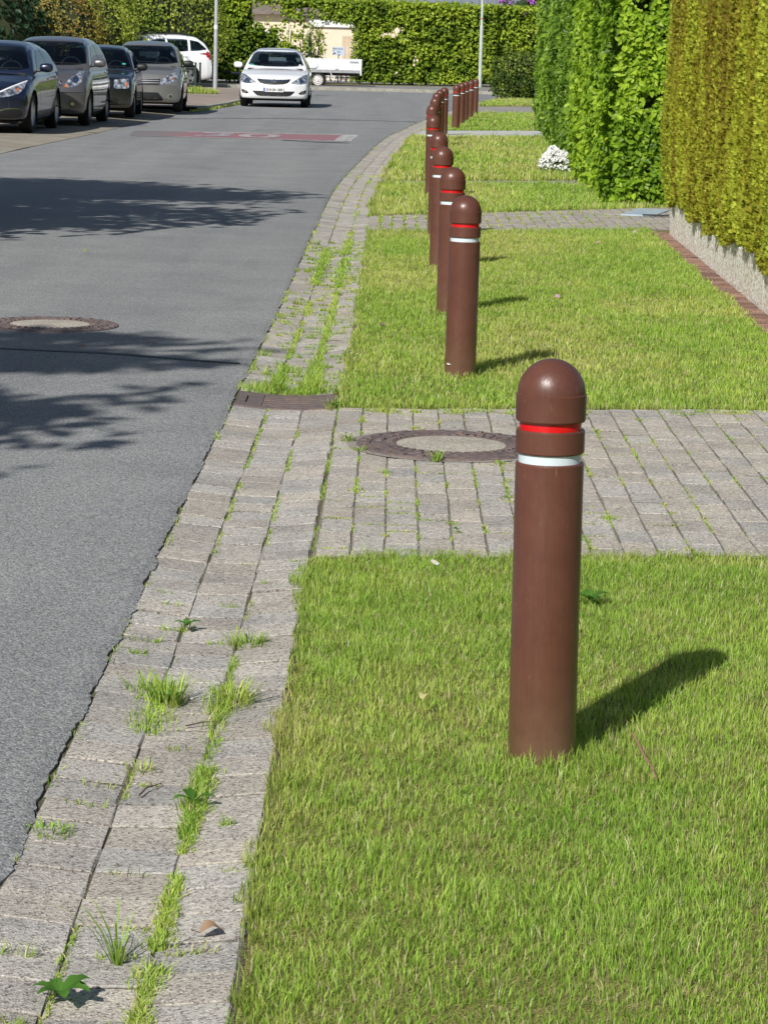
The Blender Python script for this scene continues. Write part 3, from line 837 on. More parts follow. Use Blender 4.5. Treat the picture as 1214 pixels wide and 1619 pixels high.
fr = lambda y: y * .152 + .95
lawn('grass', 'sunlit mown grass of the front verge around the closest bollard', lambda x: 4.0 - 0.9 + 0 * x, lambda x: 8.20 + .14 * x, fr, 30000, .0225, .0020, 101, dry=0, edge=.055)
lawn('grass', 'mown grass of the middle verge between driveway and aggregate wall', lambda x: 11.69 + .13 * x, lambda x: 23.15 + .46 * x, lambda y: np.minimum(y * .152 + .35, 2.268 + (y - 16.4) * .018 + (vnoise(y, y * 0, 5, 77) - .5) * .05), 9500, .030, .0040, 202, dry=.05, edge=.06)
lawn('grass', 'longer yellowish grass strip between side driveway and narrow path', lambda x: 25.42 + .8 * x, lambda x: 31.15 + .45 * x, lambda y: 3.0 + 0 * y, 3600, .05, .0085, 303, dry=.14, edge=.10)
lawn('grass', 'grass of the fourth verge beside the white flowering cushion plant', lambda x: 31.95 + .57 * x, lambda x: 47.4 + .75 * x, lambda y: 3.2 + 0 * y, 1700, .06, .013, 404, dry=.16, edge=.12)
lawn('grass', 'grass of the far verge around the far five bollards', lambda x: 51.2 + .75 * x, lambda x: 64.2 + x, lambda y: 4.6 + 0 * y, 900, .06, .018, 505, dry=.02, edge=.15)
lawn('grass', 'grass of the street corner around the clipped dark bush', lambda x: 73.6 + x, lambda x: 83.6 + np.minimum(x, 5.5), lambda y: 6.5 + 0 * y, 500, .06, .024, 606, dry=.2, edge=.2)

# grass and moss growing in the gutter joints
def gutter_grass():
    r = np.random.default_rng(77); X = []; Y = []; H = []; Cc = []
    def seg(y0, y1, off, spread, dens, h, dry=.0, thr=.0, sc=5):
        n = int((y1 - y0) * dens); yy = y0 + (y1 - y0) * r.random(n)
        k = vnoise(yy, np.full(n, off * 7), sc, 31) > thr; yy = yy[k]
        loc = vnoise(yy, np.full(len(yy), off * 3), 7, 41)
        X.append(gut_x(yy, 0) + off + r.normal(0, 1, len(yy)) * spread * (.4 + loc)); Y.append(yy)
        H.append(h * (.3 + .9 * r.random(len(yy))) * (.5 + loc)); Cc.append(grass_cols(X[-1], yy, 78, dry))
    j1, j2 = GW / 3, GW * 2 / 3
    seg(4.0, 5.75, j2, .013, 2300, .026, .08, .10, 4)
    seg(5.8, 6.9, j2, .010, 500, .02, .05, .5)
    seg(4.0, 6.0, j1, .005, 380, .014, .1, .45)
    seg(6.0, 6.6, j1, .022, 900, .035, 0, .35)
    seg(6.1, 6.5, j2, .018, 900, .04, 0, .2)
    seg(6.6, 8.3, j1, .006, 160, .016, .05, .6); seg(6.6, 8.3, j2, .006, 160, .016, .05, .55)
    seg(8.3, 11.7, j1, .0035, 300, .010, .05, .35); seg(8.3, 11.7, j2, .0035, 280, .010, .05, .4); seg(8.3, 11.7, GW + .002, .005, 260, .018, 0, .4)
    seg(12.22, 13.4, j1, .018, 700, .045, 0, .3); seg(12.22, 13.4, j2, .020, 900, .055, -.05, .2)
    seg(12.22, 12.40, .24, .13, 5200, .036, .05, .3)
    seg(13.4, 17.2, j2, .013, 520, .042, 0, .35); seg(13.4, 17.2, j1, .011, 420, .038, .05, .4)
    seg(17.2, 23.2, j2, .018, 480, .042, .04, .32); seg(18, 22, j1, .02, 500, .045, .04, .35)
    seg(23, 34, j2, .02, 90, .03, .1, .5); seg(23, 34, j1, .02, 60, .03, .1, .55); seg(24, 60, .0, .02, 25, .03, .1, .55)
    seg(12.3, 24, 0.0, .008, 150, .022, .05, .45); seg(4, 11.6, 0.0, .006, 80, .018, .05, .62)
    # cross joints
    for yy0 in np.concatenate([np.arange(4.0, 8.2, .158), np.arange(12.3, 22, .158)]):
        for row in range(3):
            far = yy0 > 12
            if r.random() < (.75 if far else .40):
                n = int(r.integers(14, 60) * (1.1 if far else .9)); a = r.random() * .6; b = a + .2 + r.random() * .5
                off = (row + np.clip(a + (b - a) * r.random(n), 0, 1)) * GW / 3
                yy = yy0 + r.normal(0, .006, n) + (.02 * row)
                X.append(gut_x(yy, 0) + off); Y.append(yy); H.append((.022 if far else .017) * (.3 + r.random(n) * (1.2 if r.random() < .7 else 2.2))); Cc.append(grass_cols(X[-1], yy, 79, .05))
    X, Y, H, Cc = map(np.concatenate, (X, Y, H, Cc))
    t = np.clip((X - gut_x(Y, 0)) / GW, 0, 1)
    k = ~((Y > GRATE[0] - .01) & (Y < GRATE[1] + .01)) & (X > gut_x(Y, 0) - .018)
    X, Y, H, Cc, t = X[k], Y[k], H[k], Cc[k], t[k]
    W = np.where(Y < 9, .0030, np.where(Y < 16, .0042, .007)); H = H * np.where(Y > 13.2, .70, np.where(Y > 12, 1.0, .85))
    tag(blades_mesh('joint_grass', X, Y, gz(t) - .006, H + .006, W, Cc, seed=81, lean=.75), 'green grass and weeds sprouting from the joints of the gutter stones', 'grass', None, 'stuff')
gutter_grass()

def drive_moss():
    r = np.random.default_rng(91); X = []; Y = []; H = []
    for i in range(30):
        x = -.23 + .1125 * (i + 1) + .012
        y0 = 8.25 + .14 * x; y1 = 11.66 + .13 * x
        n = int(1500); yy = y0 + (y1 - y0) * r.random(n)
        k = vnoise(yy, np.full(n, x * 13.), 5.5, 55) > .60; yy = yy[k]
        X.append(x + r.normal(0, .0032, len(yy))); Y.append(yy); H.append(.005 + .011 * r.random(len(yy)) * vnoise(yy, np.full(len(yy), x * 3.), 4, 58))
    for k in range(32):
        for i in range(28):
            if r.random() < .16:
                n = 40; x = -.23 + .1125 * (i + r.random(n)) + .012
                yy = 8.2 + .1125 * k + .14 * 0 + r.normal(0, .003, n); X.append(x); Y.append(yy); H.append(.004 + .007 * r.random(n))
    # little plants along the border with the grass
    for q in range(60):
        cx = r.uniform(-.1, 2.6); n = 40; rr = r.uniform(.01, .04)
        X.append(cx + r.normal(0, rr, n)); Y.append(11.62 + .13 * cx + r.normal(0, rr, n) - abs(r.normal(0, .05))); H.append(.008 + .018 * r.random(n))
    for q in range(70):
        cx = r.uniform(-.2, 2.4); cy = r.uniform(8.3, 11.6) ; i = round((cx + .218) / .1125); cx = -.218 + i * .1125
        n = int(r.integers(15, 50)); rr = r.uniform(.006, .02)
        X.append(cx + r.normal(0, rr, n)); Y.append(cy + r.normal(0, rr, n)); H.append(.006 + .014 * r.random(n))
    X, Y, H = map(np.concatenate, (X, Y, H))
    k = (X > gut_x(Y)) & ((X - MH1[0]) ** 2 + (Y - MH1[1]) ** 2 > .395 ** 2); X, Y, H = X[k], Y[k], H[k]
    c = grass_cols(X, Y, 92, .05)
    tag(blades_mesh('moss', X, Y, np.full(len(X), -.004), H + .003, np.full(len(X), .0045), c, seed=93, lean=1.0), 'green moss and seedlings in the joints of the driveway pavers', 'moss', None, 'stuff')
    X = []; Y = []; H = []
    for q in range(260):
        cx = r.uniform(-.2, 2.9); cy = 23.2 + .46 * cx + r.random() * (2.2 + .3 * cx); i = round((cx + .218) / .1125); cx = -.218 + i * .1125
        n = int(r.integers(12, 40)); rr = r.uniform(.01, .03)
        X.append(cx + r.normal(0, rr * .5, n)); Y.append(cy + r.normal(0, rr * 2.4, n)); H.append(.01 + .02 * r.random(n))
    X, Y, H = map(np.concatenate, (X, Y, H)); c = grass_cols(X, Y, 94, .12)
    tag(blades_mesh('moss', X, Y, np.full(len(X), -.006), H, np.full(len(X), .009), c, seed=95, lean=1.0), 'green moss in the joints of the far side driveway', 'moss', None, 'stuff')
drive_moss()
#@@PART2
# ------------------------------------------------------------------ leaf builders
def leaves_mesh(name, P, Nrm, size, col, mat, parent=None, seed=1, droop=.5, width=.62, fold=.25, kind=None):
    """folded two-quad leaves at points P, facing roughly along Nrm, tips hanging"""
    r = np.random.default_rng(seed); n = len(P)
    nn = Nrm + r.normal(0, .55, (n, 3)); nn /= np.linalg.norm(nn, axis=1)[:, None] + 1e-9
    t = np.c_[r.normal(0, .7, n), r.normal(0, .7, n), r.normal(-droop, .55, n)]
    t -= nn * np.sum(t * nn, axis=1)[:, None]; t /= np.linalg.norm(t, axis=1)[:, None] + 1e-9
    b = np.cross(nn, t)
    s = np.asarray(size)[:, None]; w = s * width / 2
    V = np.empty((n, 6, 3), np.float32)
    V[:, 0] = P; V[:, 3] = P + t * s - nn * s * .10
    V[:, 1] = P + t * s * .30 + b * w + nn * w * fold; V[:, 2] = P + t * s * .68 + b * w * .85 + nn * w * fold * .8
    V[:, 5] = P + t * s * .30 - b * w + nn * w * fold; V[:, 4] = P + t * s * .68 - b * w * .85 + nn * w * fold * .8
    Q = np.arange(n)[:, None, None] * 6 + np.array([[0, 1, 2, 3], [0, 3, 4, 5]])
    C = np.repeat(col[:, None, :], 6, axis=1)
    o = mesh_np(name, V.reshape(-1, 3), Q.reshape(-1, 4), None, C.reshape(-1, 3), mat, parent)
    return tag(o, kind=kind) if kind else o

def leaf_cols(n, pal, seed, var=.3, clump=None):
    r = np.random.default_rng(seed); pal = np.array(pal)
    t = r.random(n) if clump is None else np.clip(clump + r.normal(0, .22, n), 0, 1)
    x = t * (len(pal) - 1); i = np.minimum(x.astype(int), len(pal) - 2); f = (x - i)[:, None]
    return (pal[i] * (1 - f) + pal[i + 1] * f) * (1 - var / 2 + var * r.random(n))[:, None]

# ------------------------------------------------------------------ hedges along the gardens
def beech_hedge(name, label, line, depth, top, dens, size, pal, seed, endface=True, raise_bottom=.0):
    """line: list of (x, y) of the street-side foot; the hedge goes back in +x"""
    r = np.random.default_rng(seed)
    P = catmull(line, .5); S = arclen(P); L = S[-1]
    root = thing(name, label, 'hedge', (P[0, 0] + depth / 2, P[0, 1], 0))
    ox, oy = P[0, 0] + depth / 2, P[0, 1]
    A = L * top; n = int(A * dens)
    s = r.random(n) * L; z = raise_bottom + r.random(n) ** 1.0 * (top - raise_bottom)
    # bumps and hollows of the clipped face; deeper pockets hold fewer leaves
    bump = vnoise(s, z, 1.6, seed) * .16 + vnoise(s, z, 4.2, seed + 1) * .12
    keep = (vnoise(s, z, 5.5, seed + 2) * .6 + vnoise(s * 1.3, z, 2.2, seed + 3) * .4) > r.random(n) * .52 + .05
    s, z, bump = s[keep], z[keep], bump[keep]; n = len(s)
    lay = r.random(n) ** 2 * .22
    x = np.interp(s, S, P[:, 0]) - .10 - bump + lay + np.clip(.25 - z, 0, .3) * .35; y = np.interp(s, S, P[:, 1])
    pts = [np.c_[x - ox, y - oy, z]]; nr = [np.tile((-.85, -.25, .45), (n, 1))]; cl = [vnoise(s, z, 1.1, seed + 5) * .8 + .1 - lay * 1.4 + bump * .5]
    if endface:
        m = int((depth + .2) * top * dens * 2.0); ux = r.random(m) * (depth + .15) - .12; z2 = r.random(m) * top
        bump2 = vnoise(ux, z2, 3.2, seed + 7) * .14; k = (vnoise(ux, z2, 6, seed + 8) > r.random(m) * .36 - .02); ux, z2, bump2 = ux[k], z2[k], bump2[k]
        lay2 = r.random(len(ux)) ** 2 * .2
        pts.append(np.c_[P[0, 0] + ux - ox, P[0, 1] - .05 - bump2 + lay2 - oy + np.clip(.25 - z2, 0, .3) * .3, z2]); nr.append(np.tile((-.2, -.9, .4), (len(ux), 1))); cl.append(vnoise(ux, z2, 1.5, seed + 9) * .7 + .3 - lay2)
    mt = int(L * depth * dens * .5); st = r.random(mt) * L
    pts.append(np.c_[np.interp(st, S, P[:, 0]) + r.random(mt) * depth - ox, np.interp(st, S, P[:, 1]) - oy, top + r.normal(0, .06, mt)]); nr.append(np.tile((-.1, -.1, .9), (mt, 1))); cl.append(r.random(mt))
    pts = np.concatenate(pts); nr = np.concatenate(nr); cl = np.concatenate(cl)
    sz = size * (.65 + .7 * r.random(len(pts)))
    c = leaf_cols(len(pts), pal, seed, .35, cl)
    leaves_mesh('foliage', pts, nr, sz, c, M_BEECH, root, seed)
    # shaded twiggy heart and stems
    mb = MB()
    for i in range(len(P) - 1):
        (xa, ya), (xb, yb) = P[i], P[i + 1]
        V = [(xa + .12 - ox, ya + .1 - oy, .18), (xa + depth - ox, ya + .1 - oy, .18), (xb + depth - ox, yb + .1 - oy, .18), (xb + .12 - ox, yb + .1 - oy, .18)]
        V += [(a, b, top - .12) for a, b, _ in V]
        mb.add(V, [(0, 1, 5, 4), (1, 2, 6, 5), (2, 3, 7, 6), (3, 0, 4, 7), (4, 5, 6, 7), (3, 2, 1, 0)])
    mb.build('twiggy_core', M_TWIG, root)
    q = 0.0
    while q < L:
        mb = MB()
        x0 = np.interp(q, S, P[:, 0]) + .18 - ox + r.uniform(-.05, .1); y0 = np.interp(q, S, P[:, 1]) - oy + .12
        mb.tube((x0, y0, -.02), (x0 + r.uniform(-.1, .1), y0 + r.uniform(-.1, .1), .7), .022, .014, 6); q += .3
        mb.build('stem', M_BARK, root)
    return root

PAL_BEECH = [(.08, .155, .012), (.16, .285, .018), (.28, .43, .028), (.42, .56, .05)]
PAL_DARK = [(.050, .105, .012), (.10, .19, .018), (.18, .30, .028), (.28, .42, .05)]
beech_hedge('beech_hedge', 'fresh green leafy hedge with glossy leaves at the end of the side driveway', [(2.50, 28.05), (2.52, 29.5), (2.54, 31.2), (2.56, 33.0), (2.60, 35.1)], 1.3, 2.75, 1350, .076, PAL_BEECH, 21)
beech_hedge('leafy_hedge', 'darker green hedge running on behind the white flowering cushion plant', [(2.62, 34.9), (2.76, 38.0), (2.90, 44), (3.06, 50.5), (3.32, 56.2)], 1.2, 2.8, 760, .088, PAL_DARK, 22)

def thuja_hedge():
    seed = 31; r = np.random.default_rng(seed)
    root = thing('thuja_hedge', 'tall golden olive conifer hedge overhanging the low aggregate wall', 'hedge', (2.7, 23.6, 0))
    ox, oy = 2.7, 23.6
    y0, y1 = 13.0, 23.72; top = 2.6
    def wall_x(y): return 2.40 + (y - 16.4) * .0180
    def gen(m, face):
        if face == 'street':
            y = y0 + (y1 - y0) * r.random(m); z = .22 + (top - .22) * r.random(m)
            plant = (y - y0) / .62; ph = plant - np.floor(plant); pid = np.floor(plant)
            bulge = np.sin(ph * np.pi) ** .6 * .085 + vnoise(y, z * .35, 6, 3) * .07 + vnoise(y, z, 14, 4) * .035
            low = .25 + vnoise(y, y * 0, 2.6, 9) * .15 + vnoise(y, y * 0, 9, 8) * .05 - (np.sin(ph * np.pi) * .05)
            k = z > low; y, z, bulge, pid, ph = y[k], z[k], bulge[k], pid[k], ph[k]
            x = wall_x(y) - .0 - bulge * .8 + np.clip(.55 - z, 0, .35) * .22 + r.random(len(y)) ** 2 * .07
            nr = np.tile((-1., -.25, 0), (len(y), 1))
            tone = vnoise(y, z * .16, 2.6, 5) * .60 + vnoise(y, z * .3, 8, 6) * .36 + hash2(pid, pid * 0, 5) * .25 - .13 - np.exp(-((ph - .5) ** 2 - .25) ** 2 / .004) * .0 + (np.sin(ph * np.pi) - .6) * .25
            grn = np.clip((15.9 - y) / 1.2 + vnoise(y, z * .5, 3, 7) - .4, 0, 1) * .9 + np.clip((1.1 - z) * .3, 0, .25) * vnoise(y, z, 2, 12) + np.clip((y - 22.5) / 1.2, 0, 1) * .35
        else:
            x = wall_x(y1) + r.random(m) * .75 - .06; z = .30 + (top - .3) * r.random(m)
            y = y1 + .02 + vnoise(x, z, 6, 3) * .10 - r.random(m) ** 2 * .1
            if face == 'near': y = y0 - vnoise(x, z, 6, 3) * .1
            nr = np.tile((0., 1. if face == 'end' else -1., 0), (m, 1)); tone = vnoise(x, z * .3, 3, 5); grn = np.full(m, .3)
        return x, y, z, nr, tone, grn
    parts = [gen(190000, 'street'), gen(4000, 'end'), gen(3000, 'near')]
    # clipped top
    m = 6000; y = y0 + (y1 - y0) * r.random(m); x = wall_x(y) + r.random(m) * .75
    parts.append((x, y, np.full(m, top) + vnoise(x, y, 5, 2) * .1, np.tile((-.2, -.2, 1.), (m, 1)), r.random(m), np.full(m, .2)))
    X, Y, Z, NR, T, GR = (np.concatenate([p[i] for p in parts]) for i in range(6))
    n = len(X)
    pal = np.array([(.215, .150, .020), (.32, .295, .028), (.41, .435, .036), (.52, .60, .07)])
    grn = np.array([(.06, .13, .012), (.11, .20, .018), (.19, .30, .028), (.27, .38, .04)])
    t = np.clip(T + r.normal(0, .16, n), 0, .999) * 3; i = t.astype(int); f = (t - i)[:, None]
    c = (pal[i] * (1 - f) + pal[i + 1] * f); g = (grn[i] * (1 - f) + grn[i + 1] * f)
    gm = np.clip(GR + r.normal(0, .12, n), 0, 1)[:, None]
    c = c * (1 - gm) + g * gm; c *= (.68 + .55 * r.random(n))[:, None]
    # every spray is a small fan of three scaly fingers
    P = np.c_[X - ox, Y - oy, Z]
    up = np.c_[r.normal(0, .35, n), r.normal(0, .35, n), r.normal(.75, .35, n)] + NR * (.35 + .5 * r.random(n))[:, None]
    up /= np.linalg.norm(up, axis=1)[:, None]
    side = np.cross(up, r.normal(0, 1, (n, 3))); side /= np.linalg.norm(side, axis=1)[:, None] + 1e-9
    ln = (.016 + .026 * r.random(n))[:, None]
    V = np.empty((n, 3, 4, 3), np.float32)
    for k, a in enumerate((-.55, 0, .55)):
        d = up * math.cos(a) + side * math.sin(a); d2 = np.cross(np.cross(up, side), d); l = ln * (1.0 if k == 1 else .75); wd = ln * .13
        V[:, k, 0] = P; V[:, k, 1] = P + d * l * .55 + d2 * wd; V[:, k, 2] = P + d * l; V[:, k, 3] = P + d * l * .55 - d2 * wd
    Q = np.arange(n * 3)[:, None] * 4 + np.array([[0, 1, 2, 3]])
    C = np.repeat(c, 12, axis=0)
    mesh_np('foliage', V.reshape(-1, 3), Q, None, C, M_THUJA, root)
    mb = MB(); ys = np.linspace(y0 + .05, y1 - .02, 22)
    for a, b in zip(ys[:-1], ys[1:]):
        xa, xb = wall_x(a) - .012, wall_x(b) - .012
        V = [(xa - ox + .05, a - oy, .40), (xa + .75 - ox, a - oy, .40), (xb + .75 - ox, b - oy, .40), (xb - ox + .05, b - oy, .40)]
        V += [(p[0] - (.05 if q in (0, 3) else 0), p[1], top - .03) for q, p in enumerate(V)]
        V[0] = (V[0][0] + .05, V[0][1], .36); V[3] = (V[3][0] + .05, V[3][1], .36)
        mb.add(V, [(0, 1, 5, 4), (1, 2, 6, 5), (2, 3, 7, 6), (3, 0, 4, 7), (4, 5, 6, 7), (3, 2, 1, 0)])
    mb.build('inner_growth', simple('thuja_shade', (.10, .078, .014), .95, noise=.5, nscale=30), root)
    for k in range(17):
        mb = MB(); yy = y0 + .3 + k * .62; mb.tube((wall_x(yy) + .35 - ox, yy - oy, .1), (wall_x(yy) + .35 - ox, yy - oy, .8), .04, .03, 7); mb.build('stem', M_BARK, root)
    # low wall of exposed aggregate
    wroot = thing('low_wall', 'low garden wall of white exposed aggregate under the golden hedge', 'wall', (2.4, 20, 0))
    mb = MB(); V = []; Q = []
    ys = np.arange(12.5, 23.76, .06); n = len(ys); rr = np.random.default_rng(4)
    for j, (dx, zz) in enumerate(((.0, -.06), (.0, .30), (.012, .312), (.20, .312), (.20, -.06))):
        jit = (rr.random(n) - .5) * (.008 if j in (1, 2) else .0)
        for yv, q in zip(ys, jit): V.append((wall_x(yv) + dx + q - 2.4, yv - 20, zz + q))
    for j in range(4):
        for q in range(n - 1): Q.append((j * n + q, (j + 1) * n + q, (j + 1) * n + q + 1, j * n + q + 1))
    mb.add(V, Q, [(n - 1, 2 * n - 1, 3 * n - 1), (n - 1, 3 * n - 1, 4 * n - 1), (n - 1, 4 * n - 1, 5 * n - 1), (0, 2 * n, n), (0, 3 * n, 2 * n), (0, 4 * n, 3 * n)])
    mb.build('wall_body', aggregate_mat('white_exposed_aggregate'), wroot)
    # brick edging
    er = thing('brick_edging', 'row of worn red bricks laid flat along the foot of the aggregate wall', 'edging', (2.35, 20, 0))
    st = Stones(); rd = random.Random(8); yv = 12.5
    while yv < 23.9:
        col = paver_col(rd, (.31, .195, .155), .30)
        st.add(wall_x(yv) - .080 - 2.35 + rd.uniform(-.004, .004), yv - 20, .008 + rd.uniform(-.004, .004), .148, .066, .018, col, rd, rd.uniform(-.03, .03), rd.uniform(-.03, .03), .005); yv += .0715
    o = mesh_np('bricks', st.V, st.Q, None, st.C, M_PAVER, er)
thuja_hedge()
sheet('garden_soil', [(2.66, 12), (9, 12), (9, 23.5), (2.8, 23.5)], .03, M_SOIL)

# light blue drain cover on the side driveway by the wall
t = thing('drain_cover', 'pale blue grey flat slab with a dark slot beside the wall end', 'slab', (2.60, 26.7, .0))
mb = MB(); mb.box(-.17, .17, -.55, .55, 0, .022, bev=.004, M=Matrix.Rotation(-.25, 4, 'Z')); mb.build('slab', simple('blue_grey_slab', (.36, .43, .48), .7, noise=.12, nscale=12), t)
mb = MB(); mb.box(-.06, .20, -.66, -.60, .02, .034, M=Matrix.Rotation(-.05, 4, 'Z')); mb.build('slot_rail', simple('dark_rail', (.03, .03, .032), .5), t)

# white flowering cushion
def cushion():
    r = np.random.default_rng(5); t = thing('cushion_plant', 'low cushion of massed white flowers at the foot of the dark hedge', 'flowering plant', (2.27, 35.3, 0))
    def dome(n, k):
        a = r.random(n) * 2 * np.pi; q = np.sqrt(r.random(n)); x, y = np.cos(a) * q * .30, np.sin(a) * q * .42
        return np.c_[x, y, (.27 * np.sqrt(np.maximum(0, 1 - q ** 2)) * (.75 + .5 * vnoise(x, y, 7, 2)) + .02) * k]
    P = dome(1500, .8); leaves_mesh('foliage', P, np.c_[P[:, :2] * 2, P[:, 2] + .3], np.full(len(P), .04), leaf_cols(len(P), [(.10, .17, .06), (.22, .28, .14)], 3), M_FAR, t, 4, 0)
    P = dome(2300, 1); P[:, 2] += r.random(len(P)) * .04
    k = vnoise(P[:, 0], P[:, 1] + P[:, 2], 9, 6) > .25; P = P[k]
    leaves_mesh('blossoms', P, np.tile((-.2, -.6, .8), (len(P), 1)), np.full(len(P), .032), np.tile((.82, .82, .80), (len(P), 1)), M_PETAL, t, 6, 0, width=1.0)
cushion()

# ------------------------------------------------------------------ far street: hedge, bush, shrubs
def blob_shrub(name, label, cat, c, rad, n, size, pal, seed, stems=True, boxy=2.0, mat=None, z0=0.0):
    r = np.random.default_rng(seed); t = thing(name, label, cat, (c[0], c[1], z0))
    d = r.normal(0, 1, (n, 3)); d /= np.linalg.norm(d, axis=1)[:, None]
    pn = (np.abs(d) ** boxy).sum(1) ** (1 / boxy); d2 = d / pn[:, None]
    a = np.arctan2(d[:, 1], d[:, 0])
    q = .80 + .28 * vnoise(a * 2.2 + 20, d[:, 2] * 3 + 9, 1.6, seed) + r.normal(0, .05, n)
    k = (vnoise(a * 3 + 30, d[:, 2] * 4 + 9, 2.0, seed + 2) > r.random(n) * .55); d, d2, q, a = d[k], d2[k], q[k], a[k]; n = len(d)
    q -= (r.random(n) ** 2) * .22
    P = np.c_[d2[:, 0] * rad[0] * q, d2[:, 1] * rad[1] * q, rad[2] + d2[:, 2] * rad[2] * q]
    P[:, 2] = np.maximum(P[:, 2], .03)
    cl = vnoise(a * 2 + 10, d[:, 2] * 3 + 5, 2, seed + 3) * .8 + .1
    leaves_mesh('foliage', P, d + (0, 0, .3), size * (.6 + .8 * r.random(n)), leaf_cols(n, pal, seed, .4, cl), mat or M_FAR, t, seed, .3)
    core = MB(); prof = [(.0001, .1)] + [(math.sin(u) * .74, .1 + (1 - math.cos(u)) * .9) for u in np.linspace(.35, 2.8, 9)] + [(.0001, 1.86)]
    V0 = core; core.lathe([(p * 1.0, zz) for p, zz in prof], 14, Matrix.Diagonal((rad[0], rad[1], rad[2] * .97, 1)))
    core.build('twiggy_core', M_TWIG, t)
    if stems:
        for k in range(5): mb = MB(); mb.tube((r.uniform(-.15, .15), r.uniform(-.15, .15), -.05), (r.uniform(-.3, .3) * rad[0], r.uniform(-.3, .3) * rad[1], rad[2]), .03, .015, 6); mb.build('stem', M_BARK, t)
    return t

def far_hedge():
    seed = 51; r = np.random.default_rng(seed)
    def hy(x): return 104.6 + (x + 2) * .55
    def topz(x): return 3.30 - .012 * np.maximum(x, 0) + (vnoise(x, x * 0, 1.3, 3) - .5) * .14
    DEP = 1.1
    ROOT = thing('hornbeam_hedge', 'tall clipped hornbeam hedge across the end of the street with an arched opening', 'hedge', (0, 105.7, .1))
    n = 78000; x = -18 + 29 * r.random(n); z = .12 + 3.6 * r.random(n)
    PXX = lambda px: (px - 626) / 39.2
    tz = topz(x)
    def density(x, z):
        d = np.ones(len(x))
        d[z > topz(x) + vnoise(x, z, 8, 61) * .08] = 0
        wob = (vnoise(x, z, 3, 62) - .5) * .5
        # open gateway at the right of the gap
        d[(x > PXX(512) + wob * .35) & (x < PXX(557) + wob * .45) & (z < 2.42 + wob * .5)] = 0
        # thin, see-through part
        thin = (x > PXX(447)) & (x <= PXX(514)) & (z > 1.55 + wob) & (z < 2.75 + wob * .6); d[thin] = np.where(vnoise(x[thin], z[thin], 4.5, 65) > .52, .55, .12)
        thin2 = (x > PXX(484)) & (x <= PXX(514)) & (z > .55 + wob * .4) & (z < 1.75); d[thin2] = np.minimum(d[thin2], .4)
        # triangular window at the left
        win = (x > PXX(409) + wob * .3) & (x < PXX(449)) & (z < 3.02 + wob * .2) & (z > 2.15 + (x - PXX(409)) * -.05 + np.abs(x - PXX(432)) * .4 + wob * .5); d[win] = .04
        return d
    d = density(x, z); pock = vnoise(x, z, 3.4, 66) * .55 + vnoise(x, z, 8.5, 67) * .45
    k = (r.random(n) < d) & (pock > r.random(n) * .58 + .02)
    # daylight pinholes low on the right
    hole = (x > PXX(590)) & (x < PXX(660)) & (z < 2.3) & (vnoise(x, z, 4.0, 71) > .80); k &= ~hole
    x, z, pock = x[k], z[k], pock[k]; lay = r.random(len(x)) ** 2 * .35
    y = hy(x) - .1 - pock * .22 + lay
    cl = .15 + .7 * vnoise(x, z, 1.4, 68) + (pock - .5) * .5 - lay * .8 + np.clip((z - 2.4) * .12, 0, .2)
    P = np.c_[x, y - 105.7, z]; NR = np.tile((-.3, -.8, .55), (len(x), 1))
    m = 9000; xt = -18 + 29 * r.random(m); yt = r.random(m) * DEP
    P = np.concatenate([P, np.c_[xt, hy(xt) - 105.7 + yt, topz(xt) + r.normal(0, .06, m)]]); NR = np.concatenate([NR, np.tile((0, -.2, 1.), (m, 1))]); cl = np.concatenate([cl, .5 + .4 * r.random(m)])
    pal = [(.065, .12, .010), (.14, .23, .016), (.27, .37, .026), (.42, .50, .05)]
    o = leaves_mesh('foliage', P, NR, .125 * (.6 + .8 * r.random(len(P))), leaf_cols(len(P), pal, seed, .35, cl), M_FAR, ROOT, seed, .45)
    # shaded heart, left open where the hedge is thin
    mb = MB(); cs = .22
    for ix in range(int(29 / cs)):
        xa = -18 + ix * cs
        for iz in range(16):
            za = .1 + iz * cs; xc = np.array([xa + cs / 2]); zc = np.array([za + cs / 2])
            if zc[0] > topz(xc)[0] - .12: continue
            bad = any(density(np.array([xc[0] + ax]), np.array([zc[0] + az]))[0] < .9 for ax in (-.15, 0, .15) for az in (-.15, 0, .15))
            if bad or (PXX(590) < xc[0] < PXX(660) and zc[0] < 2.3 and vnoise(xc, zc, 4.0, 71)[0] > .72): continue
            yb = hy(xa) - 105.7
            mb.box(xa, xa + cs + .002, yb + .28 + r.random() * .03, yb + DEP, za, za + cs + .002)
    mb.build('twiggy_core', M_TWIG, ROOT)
    for q in np.arange(-18, 11, .55):
        if PXX(510) < q < PXX(560): continue
        mb = MB()
        mb.tube((q, hy(q) - 105.7 + .5, -.05), (q + r.uniform(-.2, .2), hy(q) - 105.7 + .5, 1.2 + r.random()), .05, .02, 6)
        for b in range(3): mb.tube((q, hy(q) - 105.7 + .4, .5 + .5 * b), (q + r.uniform(-.5, .5), hy(q) - 105.7 + .25, 1.0 + .7 * b), .02, .008, 5)
        mb.build('stem', M_BARK, ROOT)
far_hedge()
tag(mesh_np('hedge_bed', [(-18, 94.6 + .1, .106), (-3.3, 102.6, .106), (-1.9, 103.5, .106), (11, 110.4, .106), (11, 113, .106), (-18, 97.6, .106)], [[0, 1, 4, 5], ], [[1, 2, 3], [1, 3, 4]], None, M_SOIL), kind='structure')

